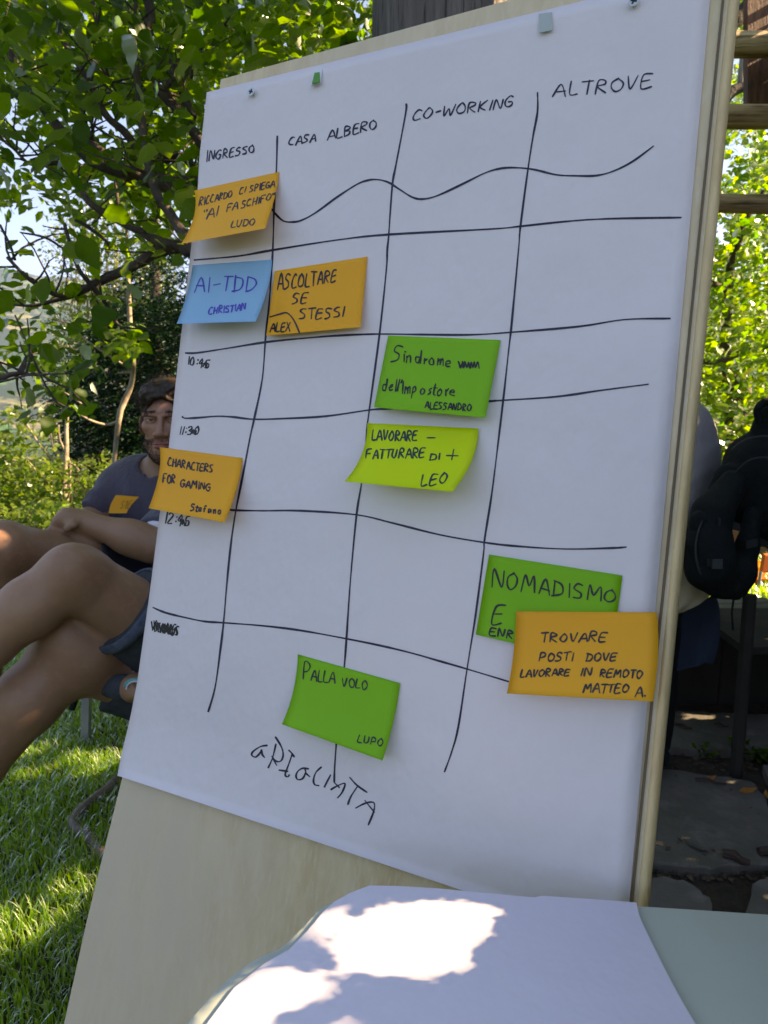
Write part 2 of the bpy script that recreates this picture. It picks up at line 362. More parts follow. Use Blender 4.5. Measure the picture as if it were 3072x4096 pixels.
# --- handwriting
FONT = {
 'A': [[(0, 0), (.38, 1), (.75, 0)], [(.12, .38), (.66, .36)]], 'B': [[(.05, 0), (.05, 1), (.5, .88), (.45, .6), (.08, .5), (.6, .35), (.5, .05), (.0, 0)]],
 'C': [[(.6, .92), (.35, 1), (.08, .7), (.02, .3), (.25, 0), (.6, .08)]], 'D': [[(.05, 0), (.08, 1)], [(0, .98), (.5, .85), (.65, .45), (.45, .1), (0, 0)]],
 'E': [[(.6, 1), (.08, .95), (.02, 0), (.58, .04)], [(.05, .5), (.5, .55)]], 'F': [[(.05, 0), (.08, .95), (.65, 1)], [(.06, .5), (.48, .55)]],
 'G': [[(.6, .9), (.35, 1), (.06, .65), (.05, .2), (.35, 0), (.6, .2), (.62, .45), (.35, .45)]], 'H': [[(.05, 0), (.08, 1)], [(.6, 0), (.62, 1)], [(.05, .5), (.62, .52)]],
 'I': [[(.1, 0), (.12, 1)]], 'K': [[(.05, 0), (.06, 1)], [(.6, 1), (.08, .45), (.6, 0)]], 'L': [[(.08, 1), (.03, .03), (.55, .0)]],
 'M': [[(.0, 0), (.14, 1), (.42, .4), (.72, 1), (.82, 0)]], 'N': [[(.02, 0), (.08, 1), (.55, .05), (.62, 1)]],
 'O': [[(.35, 1), (.08, .75), (.03, .3), (.3, 0), (.58, .2), (.64, .65), (.35, 1)]], 'P': [[(.06, 0), (.08, 1), (.5, .95), (.58, .7), (.4, .48), (.08, .45)]],
 'R': [[(.04, 0), (.08, 1), (.5, .95), (.55, .68), (.1, .5), (.6, 0)]], 'S': [[(.6, .95), (.25, .98), (.08, .7), (.5, .42), (.48, .1), (.02, .0)]],
 'T': [[(0, .98), (.65, 1)], [(.34, .98), (.3, 0)]], 'U': [[(.04, 1), (.04, .3), (.25, 0), (.5, .25), (.56, 1)]], 'V': [[(.02, 1), (.3, 0), (.62, 1)]],
 'W': [[(0, 1), (.15, 0), (.4, .7), (.6, 0), (.85, 1)]], 'X': [[(0, 1), (.6, 0)], [(.6, 1), (0, 0)]],
 'Y': [[(0, 1), (.3, .5)], [(.62, 1), (.1, 0)]],
 '-': [[(.1, .45), (.5, .48)]], '.': [[(.1, 0), (.16, .04)]], ':': [[(.12, .2), (.15, .28)], [(.14, .7), (.17, .78)]], '"': [[(.1, 1), (.06, .75)], [(.3, 1), (.26, .75)]], "'": [[(.14, 1.1), (.1, .8)]],
 '0': [[(.3, 1), (.06, .6), (.1, .1), (.4, .05), (.52, .6), (.3, 1)]], '1': [[(.15, 1), (.12, 0)]], '2': [[(.05, .8), (.3, 1), (.5, .75), (.02, .02), (.55, 0)]],
 '3': [[(.05, .9), (.4, 1), (.45, .7), (.2, .52), (.55, .35), (.4, 0), (0, .05)]], '4': [[(.35, 1), (.0, .4), (.6, .42)], [(.42, .9), (.36, -.1)]], '5': [[(.55, 1), (.12, .95), (.08, .55), (.5, .5), (.45, .05), (0, 0)]],
 'i': [[(.1, 0), (.12, .55)], [(.14, .8), (.18, .84), (.2, .8), (.14, .8)]], 'n': [[(.03, 0), (.06, .55), (.05, .35), (.3, .55), (.42, .4), (.42, 0)]], 'd': [[(.45, .5), (.1, .5), (.05, .1), (.35, .05), (.5, .5), (.55, 1.15), (.5, 0)]],
 'r': [[(.05, 0), (.08, .5), (.07, .3), (.35, .55)]], 'o': [[(.25, .55), (.03, .3), (.1, .0), (.4, .05), (.45, .4), (.25, .55)]], 'm': [[(.0, 0), (.05, .55), (.05, .3), (.25, .52), (.3, 0), (.35, .4), (.55, .5), (.6, 0)]],
 'e': [[(.05, .28), (.45, .33), (.38, .55), (.08, .4), (.08, .05), (.5, .05)]], 'l': [[(.1, 1.1), (.08, .05), (.15, 0)]], 'p': [[(.08, .5), (0, -.45)], [(.05, .4), (.35, .55), (.42, .2), (.08, .05)]],
 's': [[(.4, .52), (.12, .45), (.35, .2), (.05, 0)]], 't': [[(.22, .9), (.15, .05), (.35, .05)], [(0, .6), (.45, .62)]], 'f': [[(.45, 1), (.2, .95), (.14, 0)], [(0, .5), (.4, .55)]], 'a': [[(.42, .5), (.1, .5), (.05, .05), (.35, .08), (.42, .5), (.48, 0)]],
}
ADV = {'L': .74, 'T': .8, 'E': .8, 'I': .35, '1': .35, 'i': .35, 'l': .3, '.': .3, ':': .35, "'": .3, 'M': 1.05, 'W': 1.1, 'm': .8, '-': .7, ' ': .6, '"': .5, 'r': .5, 't': .5, 's': .55}
WID = {}; WN = [0]; KEEP = []
def word(txt, x0, y0, x1, y1, h, sl=.20, h1=None, jit=.055):
    tot = sum(ADV.get(ch, .88) for ch in txt)-.2; d = np.array([x1-x0, y1-y0], float); out = []; a = 0
    for ch in txt:
        f = a/tot; hh = h+(h1-h)*f if h1 else h; base = np.array([x0, y0])+d*f; ex = d/tot
        ex = ex if np.hypot(*ex) < 3*hh else ex/np.hypot(*ex)*hh
        dy = rnd.uniform(-.05, .05)*hh; hs = rnd.uniform(.93, 1.07)
        for st in FONT.get(ch, []):
            out.append([base+ex*(px+rnd.uniform(-jit, jit))+np.array([sl*hh*py, -hh*hs*(py+rnd.uniform(-jit, jit))])+np.array([0, dy]) for px, py in st])
        a += ADV.get(ch, .88)
    WN[0] += 1
    for st in out: WID[id(st)] = WN[0]
    KEEP.append(out); return out
def scrib(x0, y0, x1, y1, h, n):
    return [[(x0+(x1-x0)*k/n+rnd.uniform(-3, 3), y0+(y1-y0)*k/n+(h/2 if k % 2 else -h/2)*rnd.uniform(.7, 1.1)) for k in range(n+1)]]
def ink(name, strokes, place, wpx, m, parent, smooth=True):
    """strokes in photo px -> thin raised ribbons; place(u,v) -> point; wpx full width"""
    V = []; F = []
    for s in strokes:
        if len(s) > 2 and smooth: q = catmull([(a[0], a[1]) for a in s], 5)
        else: q = [np.array([s[0][0]+(s[-1][0]-s[0][0])*k/3, s[0][1]+(s[-1][1]-s[0][1])*k/3], float) for k in range(4)] if len(s) == 2 else [np.array(a[:2], float) for a in s]
        if len(q) < 2: continue
        base = len(V); n = len(q); ph_ = rnd.uniform(0, 6)
        for i, p in enumerate(q):
            d = q[min(i+1, n-1)]-q[max(i-1, 0)]; L = np.hypot(*d); d = d/L if L > 0 else np.array([1, 0]); nn = np.array([-d[1], d[0]])
            ww = wpx*.60*(1+.10*rnd.uniform(-1, 1)+.22*math.sin(i*.55+ph_))*(.8 if i in (0, n-1) else 1)
            if i == 0: p = p-d*ww*.7
            if i == n-1: p = p+d*ww*.7
            a = p-nn*ww; c = p+nn*ww
            V.append(place(a[0], a[1])); V.append(place(c[0], c[1]))
        for i in range(n-1): k = base+2*i; F.append((k, k+2, k+3, k+1))
    return ob(name, V, F, m, parent)
def inkwords(name, strokes, place, wpx, m, parent):
    gs = {}; last = 0
    for st in strokes: last = WID.get(id(st), last if name != 'ruled_line' else -1); gs.setdefault(last, []).append(st)
    for k in gs: ink(name, gs[k], place, wpx, m, parent)
# paper surface as a height field: find the page lift under a photo point
def onpage(u, v):
    p = onb(u, v, .0012)
    # invert rows/cols roughly
    lo, hi = 0., 1.
    for _ in range(14):
        r = (lo+hi)/2; a = paper_pt(r, 0); bb = paper_pt(r, 1)
        e = (bb-a); t_ = (p-a).dot(e)/e.dot(e); q = a.lerp(bb, t_)
        if (p-q).dot(BD) > 0: lo = r
        else: hi = r
    c = min(max(t_, 0), 1); l = (paper_pt(r, c, .0012)-B0).dot(BN)
    return onb(u, v, l+.00035)
LINES = [
 [(1109, 545), (1105, 689), (1097, 805), (1094, 914), (1091, 1000), (1086, 1081), (1076, 1220), (1062, 1353), (1049, 1515), (1016, 1678), (1000, 1750), (970, 1908), (943, 2044), (923, 2180), (907, 2338), (894, 2491), (880, 2609), (860, 2750), (833, 2846)],
 [(1625, 416), (1622, 456), (1584, 658), (1569, 743), (1555, 937), (1549, 1000), (1545, 1081), (1518, 1336), (1477, 1640), (1469, 1705), (1463, 1800), (1444, 1945), (1426, 2059), (1402, 2315), (1386, 2550), (1377, 2666), (1360, 2830), (1345, 2977), (1338, 3080), (1337, 3129)],
 [(2150, 370), (2150, 447), (2133, 540), (2112, 675), (2082, 903), (2074, 1000), (2046, 1300), (2035, 1396), (2013, 1599), (1991, 1782), (1967, 1975), (1938, 2160), (1934, 2215), (1903, 2454), (1868, 2676), (1833, 2908), (1806, 3009), (1778, 3087)],
 [(1084, 832), (1108, 862), (1135, 884), (1168, 888), (1206, 881), (1265, 849), (1347, 789), (1428, 737), (1472, 721), (1509, 718), (1553, 729), (1596, 756), (1650, 789), (1694, 796), (1753, 781), (1854, 734), (1939, 692), (2006, 673), (2074, 671), (2141, 679), (2226, 699), (2310, 703), (2386, 702), (2454, 684), (2530, 646), (2614, 584)],
 [(777, 1040), (954, 1024), (1092, 1000), (1347, 960), (1553, 938), (1964, 916), (2082, 905), (2260, 886), (2428, 875), (2724, 870)],
 [(742, 1412), (791, 1411), (910, 1393), (1060, 1369), (1192, 1355), (1355, 1342), (1518, 1336), (1688, 1338), (1880, 1339), (2044, 1329), (2315, 1306), (2500, 1278), (2680, 1274)],
 [(729, 1667), (742, 1673), (791, 1671), (867, 1665), (932, 1668), (1016, 1677), (1138, 1674), (1301, 1665), (1477, 1640), (1557, 1634), (1760, 1620), (1955, 1605), (2013, 1601), (2222, 1587), (2407, 1561), (2593, 1537)],
 [(916, 2038), (943, 2041), (1050, 2043), (1204, 2043), (1426, 2059), (1574, 2093), (1759, 2139), (1938, 2170), (2071, 2185), (2261, 2196), (2451, 2192), (2505, 2188)],
 [(612, 2430), (663, 2451), (753, 2473), (821, 2486), (894, 2491), (1050, 2503), (1204, 2522), (1386, 2555), (1529, 2584), (1649, 2613), (1750, 2642), (1868, 2676), (2033, 2726)]]
for L_ in LINES: ink('ruled_line', [L_], onpage, 6.2, M['ink'], sheet)
T = []
T += word('INGRESSO', 825, 643, 1016, 610, 40, .1, 30); T += word('CASA', 1154, 583, 1260, 564, 31); T += word('ALBERO', 1311, 561, 1504, 512, 38, .1, 34)
T += word('CO-WORKING', 1650, 480, 2049, 427, 40); T += word('ALTROVE', 2213, 390, 2606, 350, 54, .12, 52)
inkwords('column_heading', T, onpage, 5.2, M['ink'], sheet)
T = word('10:45', 749, 1456, 837, 1472, 30)+scrib(806, 1458, 830, 1464, 18, 4)+word('11:30', 715, 1738, 796, 1738, 32)+scrib(764, 1724, 786, 1730, 20, 4)
T += word('12:45', 658, 2089, 758, 2108, 40)+scrib(722, 2084, 744, 2096, 22, 4)+word('XX.MARES', 609, 2523, 710, 2543, 38)+scrib(608, 2500, 706, 2528, 34, 15)
inkwords('row_time', T, onpage, 5.0, M['inkblack'], sheet)
Z = lambda L, s=.4822, ox=950, oy=2550: [[(ox+s*a, oy+s*c) for a, c in q] for q in L]
T = Z([[(245, 895), (190, 905), (130, 945), (118, 975), (150, 992), (185, 960), (200, 930), (205, 970), (225, 995)],
 [(315, 825), (360, 900), (378, 960), (370, 1010), (345, 1030), (310, 1020), (285, 985)], [(318, 885), (290, 1000), (255, 1080)], [(290, 1000), (325, 1060)],
 [(425, 935), (450, 960), (470, 990)], [(455, 965), (425, 1050), (395, 1135), (415, 1155), (430, 1140)], [(345, 1100), (415, 1110)],
 [(590, 1090), (540, 1085), (500, 1110), (485, 1150), (500, 1178), (540, 1170), (565, 1120), (560, 1095)], [(565, 1125), (600, 1155)],
 [(695, 1075), (650, 1120), (630, 1180), (640, 1220), (675, 1228)], [(772, 1140), (720, 1240)],
 [(800, 1200), (845, 1245)], [(775, 1262), (820, 1235), (890, 1210), (870, 1280), (830, 1330)],
 [(930, 1160), (990, 1225), (1075, 1285)], [(995, 1235), (940, 1320), (915, 1385)],
 [(1055, 1350), (1135, 1450)], [(980, 1415), (1060, 1375), (1130, 1370), (1130, 1440), (1085, 1555)]])
ink('bottom_word', T, onpage, 5.6, M['ink'], sheet)

# --- sticky notes
def note(label, corners, mid, lift, m, words, inkm=None, wpx=5, lift0=.0032, skew=0, inkname='written_word'):
    TL, TR, BR, BL = [np.array(c, float) for c in corners]; rm, Lm, Rm = mid if mid else (.5, (TL+BL)/2, (TR+BR)/2)
    Lm = np.array(Lm, float); Rm = np.array(Rm, float)
    def q3(a, mpt, b, r, rm):   # quadratic through three points
        return a*((r-rm)*(r-1)/(rm))+mpt*(r*(r-1)/(rm*(rm-1)))+b*(r*(r-rm)/(1-rm))
    def uv(r, c): return q3(TL, Lm, BL, r, rm)*(1-c)+q3(TR, Rm, BR, r, rm)*c
    def lf(r, c): return lift0+lift*r**1.6*(1+skew*(c-.5))
    n, k = 14, 12; V = []; F = []
    e = empty('sticky_note', onb(*(TL+TR)/2, lift0), label, 'sticky note', 'sticky notes on the paper sheet')
    for s in (0, 1):
        for i in range(n+1):
            for j in range(k+1):
                p = uv(i/n, j/k); V.append(onb(p[0], p[1], lf(i/n, j/k)-.0003*s))
    o = (n+1)*(k+1)
    for i in range(n):
        for j in range(k): q = i*(k+1)+j; F.append((q, q+k+1, q+k+2, q+1)); F.append((o+q, o+q+1, o+q+k+2, o+q+k+1))
    for i in range(n):
        for j in (0, k): q = i*(k+1)+j; F.append((q, q+k+1, q+k+1+o, q+o))
    for j in range(k):
        for i in (0, n): q = i*(k+1)+j; F.append((q, q+1, q+1+o, q+o))
    ob('paper', V, F, m, e, smooth=True)
    def place(u, v):
        x = np.array([u, v]); r, c = .5, .5
        for _ in range(12):
            f = uv(r, c)-x; h = 1e-3; a = (uv(r+h, c)-uv(r, c))/h; b_ = (uv(r, c+h)-uv(r, c))/h
            d = np.linalg.solve(np.array([a, b_]).T, f); r -= d[0]; c -= d[1]
        r = min(max(r, 0), 1); return onb(u, v, lf(r, c)+.0004)
    inkwords(inkname, words, place, wpx, inkm or M['inkblack'], e)
    return e
# the yellow note first so that overlaps get the right order through lift0
note('orange note at the top left of the sheet, bottom curling out, reading "FA SCHIFO"', [(777, 762), (1117, 687), (1061, 914), (725, 975)], (.35, (781, 832), (1107, 755)), .040, M['orange'],
  word('RICCARDO', 796, 824, 926, 786, 34, .15, 24)+word('CI', 955, 778, 980, 771, 25)+word('SPIEGA', 997, 768, 1097, 748, 26, .15)+word('"', 808, 868, 822, 866, 30)+word('AI', 823, 874, 870, 862, 38, .2)+word('FA', 905, 846, 948, 836, 28, .2)+word('SCHIFO', 962, 833, 1081, 801, 27, .2)+word('"', 1085, 798, 1096, 796, 28)+word('LUDO', 924, 911, 1016, 900, 25), wpx=4.2)
note('pale blue note in the first column, reading "AI-TDD"', [(770, 1061), (1088, 1038), (1023, 1286), (707, 1295)], (.35, (756, 1140), (1080, 1115)), .030, M['blue'],
  word('AI-TDD', 775, 1167, 1019, 1163, 58, .18)+word('CHRISTIAN', 834, 1258, 981, 1238, 26, .12), M['inkblue'], 5)
note('orange note in the second column, reading "ASCOLTARE SE STESSI"', [(1099, 1084), (1470, 1026), (1443, 1308), (1065, 1343)], None, .010, M['orange'],
  word('ASCOLTARE', 1108, 1160, 1342, 1127, 60, .1, 46)+word('SE', 1165, 1217, 1225, 1211, 38)+word('STESSI', 1195, 1277, 1374, 1268, 42, .1)+word('ALEX', 1081, 1328, 1160, 1324, 36, .1)+[[(1079, 1268), (1120, 1256), (1149, 1252), (1176, 1282), (1198, 1331)]], wpx=5)
note('grass-green note in the third column, reading "Sindrome dell\'Impostore"', [(1553, 1342), (2003, 1360), (1942, 1671), (1496, 1629)], None, .016, M['green'],
  word('S', 1562, 1445, 1600, 1448, 66, .25)+word('indrome', 1612, 1447, 1808, 1468, 48, .05)+scrib(1836, 1456, 1916, 1460, 26, 13)+scrib(1836, 1462, 1890, 1464, 18, 9)+word("dell'", 1528, 1560, 1600, 1562, 42, .15)+word('Impostore', 1606, 1572, 1822, 1584, 48, .1)+word('ALESSANDRO', 1700, 1633, 1883, 1643, 26, .1), wpx=4.8)
note('yellow-green note bending far off the sheet, reading "LAVORARE" and "FATTURARE"', [(1469, 1692), (1914, 1714), (1810, 1967), (1377, 1926)], (.3, (1462, 1768), (1904, 1792)), .045, M['lime'],
  word('LAVORARE', 1487, 1758, 1666, 1763, 38, .1)+[[(1709, 1751), (1741, 1751)]]+word('FATTURARE', 1462, 1835, 1695, 1830, 36, .15)+word('DI', 1719, 1841, 1757, 1838, 26)+[[(1786, 1822), (1832, 1823)], [(1815, 1797), (1807, 1838)]]+word('LEO', 1682, 1944, 1784, 1932, 42, .2), M['inkgreen'], 5.6)
note('orange note on the left edge of the sheet, reading "CHARACTERS FOR GAMING"', [(638, 1788), (970, 1832), (898, 2090), (594, 2033)], (.3, (641, 1850), (961, 1900)), .030, M['orange'],
  word('CHARACTERS', 670, 1863, 850, 1890, 30, .1)+word('FOR', 650, 1929, 699, 1934, 31, .1)+word('GAMING', 721, 1947, 840, 1962, 28, .1)+word('Stefano', 762, 2042, 887, 2056, 27, .1), wpx=4.8)
note('bright green note partly covered by an orange one, reading "NOMADISMO"', [(1956, 2218), (2490, 2302), (2441, 2661), (1903, 2538)], None, .003, M['green'],
  word('NOMADISMO', 1968, 2351, 2460, 2415, 70, .1, 52)+word('E', 1965, 2494, 2010, 2496, 72)+word('ENRI', 1957, 2540, 2066, 2556, 28, .15), wpx=6, lift0=.0045)
note('wide orange note near the right edge of the sheet, reading "TROVARE POSTI"', [(2064, 2445), (2627, 2449), (2612, 2806), (2027, 2774)], (.25, (2061, 2530), (2633, 2530)), .016, M['orange'],
  word('TROVARE', 2161, 2568, 2421, 2565, 36)+word('POSTI', 2155, 2645, 2288, 2643, 34)+word('DOVE', 2342, 2644, 2462, 2644, 32)+word('LAVORARE', 2082, 2708, 2275, 2703, 27)+word('IN', 2321, 2704, 2364, 2701, 30)+word('REMOTO', 2397, 2708, 2567, 2712, 30)+word('MATTEO', 2332, 2771, 2511, 2771, 34)+word('A.', 2540, 2785, 2578, 2785, 40), wpx=5.6, lift0=.0095)
note('green note low on the sheet, reading "PALLA VOLO"', [(1191, 2617), (1601, 2733), (1530, 3042), (1127, 2897)], (.3, (1184, 2705), (1585, 2830)), .018, M['green'],
  word('P', 1210, 2715, 1240, 2718, 66, .1)+word('ALLA', 1244, 2722, 1338, 2732, 44, .1)+word('VOLO', 1366, 2745, 1468, 2758, 36, .1)+word('LUPO', 1430, 2966, 1529, 2988, 28), wpx=4.6)
# --- screws, pin and tape
def screw(u, v, label):
    c = onb(u, v, .0075); e = empty('screw', onb(u, v, 0), label, 'screw', 'screws holding the sheet')
    V = []; F = []; S = 20
    prof = [(.0010, 0), (.0058, 0), (.0060, -.0008), (.0026, -.0045), (.0024, -.009)]
    for r, z in prof:
        for k in range(S): a = 2*math.pi*k/S; V.append(c+BA*(r*math.cos(a))+BD*(r*math.sin(a))+BN*z)
    for q in range(len(prof)-1):
        for k in range(S): k2 = (k+1) % S; F.append((q*S+k, q*S+k2, (q+1)*S+k2, (q+1)*S+k))
    F.append(tuple(range(S))[::-1]); ob('head', V, F, M['metal'], e)
    V = []; F = []
    for a in (.4, .4+math.pi/2):
        d = BA*math.cos(a)+BD*math.sin(a); d2 = BA*-math.sin(a)+BD*math.cos(a); box(V, F, c+BN*.0002, d*.0034, d2*.0009, BN*.0003)
    ob('cross_slot', V, F, M['dark'], e)
screw(1003, 366, 'small cross-head screw at the upper left corner of the sheet'); screw(2535, 2, 'screw near the top right corner of the sheet, partly cut by the photo edge')
def flap(name, pts, lift, m, label, cat, th=.0008, parent=None):
    V = [onb(u, v, l) for (u, v), l in zip(pts, lift)]; k = len(V); V += [p-BN*th for p in V]
    F = [tuple(range(k)), tuple(range(k, 2*k))[::-1]]+[(a, (a+1) % k, (a+1) % k+k, a+k) for a in range(k)]
    o = ob(name, V, F, m, parent)
    return tag(o, label, cat) if label else o
gt = empty('folded_tab', onb(1265, 310, .002), 'torn green and white paper tab folded over the top edge of the sheet', 'tab')
flap('white_backing', [(1252, 282), (1288, 274), (1282, 330), (1243, 342)], [.002, .002, .007, .007], M['whitecloth'], None, None, parent=gt)
flap('green_face', [(1258, 291), (1278, 288), (1279, 328), (1247, 336)], [.0035, .0035, .009, .009], mat('tab_green', (.05, .30, .04), .6), None, None, parent=gt)
flap('tape_piece', [(2156, 55), (2208, 48), (2206, 120), (2158, 130)], [.002, .002, .006, .006], mat('pale_tape', (.42, .50, .45), .35), 'short piece of pale grey-green tape over the top edge of the sheet', 'tape')
V = []; F = []; q = onb(1950, 32); 
# ------------------------------------------------------------ foreground table with paper and mint sheet
table = empty('garden_table', onz(1900, 4096, TZ-.01), 'low table at the bottom of the view under the mint sheet and white paper', 'table')
def slab(name, poly, z0, z1, m, parent=None, smooth=False, wav=0):
    V = [Vector((p.x, p.y, z1)) for p in poly]; k = len(V); V += [Vector((p.x, p.y, z0)) for p in poly]
    return ob(name, V, [tuple(range(k)), tuple(range(k, 2*k))[::-1]]+[(a, a+k, (a+1) % k+k, (a+1) % k) for a in range(k)], m, parent)
outer = [(743, 4096), (886, 3936), (1015, 3836), (1122, 3786), (1200, 3715), (1270, 3640), (1310, 3614), (1395, 3580), (1479, 3551), (1587, 3552), (1922, 3577), (2137, 3597), (2545, 3619), (3072, 3653), (3700, 3700)]
po = [onz(u, v, TZ) for u, v in [tuple(q) for q in catmull(outer, 3)]]
po += [Vector((.75, .25, TZ)), Vector((.6, .12, TZ)), Vector((-.05, .12, TZ)), Vector((-.30, .26, TZ))]
slab('table_top', po, TZ-.022, TZ-.004, mat('table_white', (.55, .58, .50), .5), table)
for x, y in ((-.1, .22), (.55, .25), (.05, .42), (.5, .45)):
    V = []; F = []; tube(V, F, [Vector((x, y, TZ-.02)), Vector((x, y, 0))], [.018, .015], 8); ob('leg', V, F, M['alu'], table)
slab('mint_sheet', po, TZ-.0035, TZ-.0015, mat('mint_sheet_m', (.46, .52, .42), .45, (4, (.43, .48, .40)))).name = 'mint_sheet'
tag(bpy.data.objects['mint_sheet'], 'pale mint-green sheet lying on the table under the white paper', 'sheet')
inner = [(822, 4110), (938, 3958), (1062, 3860), (1156, 3808), (1228, 3736), (1296, 3654), (1336, 3618), (1400, 3582), (1479, 3552), (1587, 3553), (1750, 3562), (1922, 3578), (2137, 3598), (2165, 3591), (2400, 3607), (2545, 3619)]
rightc = [(2545, 3619), (2560, 3680), (2602, 3772), (2687, 3943), (2773, 4096), (2900, 4300)]
pin = [onz(u, v, TZ) for u, v in inner]+[onz(u, v, TZ) for u, v in [tuple(q) for q in catmull(rightc, 5)][1:]]+[Vector((.2, .16, TZ)), Vector((-.10, .16, TZ)), Vector((-.22, .27, TZ))]
# white paper as a gently waved grid clipped to the polygon: triangulate with fill
import bmesh
bm = bmesh.new(); vs_ = [bm.verts.new((p.x, p.y, 0)) for p in pin]; f = bm.faces.new(vs_)
for _ in range(24):
    ed = [e for e in bm.edges if e.calc_length() > 1]
for ax, nn_ in (((1, 0, 0), 60), ((0, 1, 0), 40)):
    lo = min(v.co.dot(Vector(ax)) for v in bm.verts); hi = max(v.co.dot(Vector(ax)) for v in bm.verts)
    for k in range(1, nn_):
        bmesh.ops.bisect_plane(bm, geom=bm.verts[:]+bm.edges[:]+bm.faces[:], plane_co=Vector(ax)*(lo+(hi-lo)*k/nn_), plane_no=ax)
for v in bm.verts: v.co.z = TZ+.0025+.0011*math.sin(12*v.co.x+3)*math.cos(9*v.co.y)
bmesh.ops.recalc_face_normals(bm, faces=bm.faces[:])
me = bpy.data.meshes.new('white_paper'); bm.to_mesh(me); bm.free(); me.materials.append(M['pad'])
wp = link('white_paper', me); so_ = wp.modifiers.new('t', 'SOLIDIFY'); so_.thickness = .0006; so_.offset = -1
tag(wp, 'white paper with soft sun patches spread over the table in the foreground', 'paper')

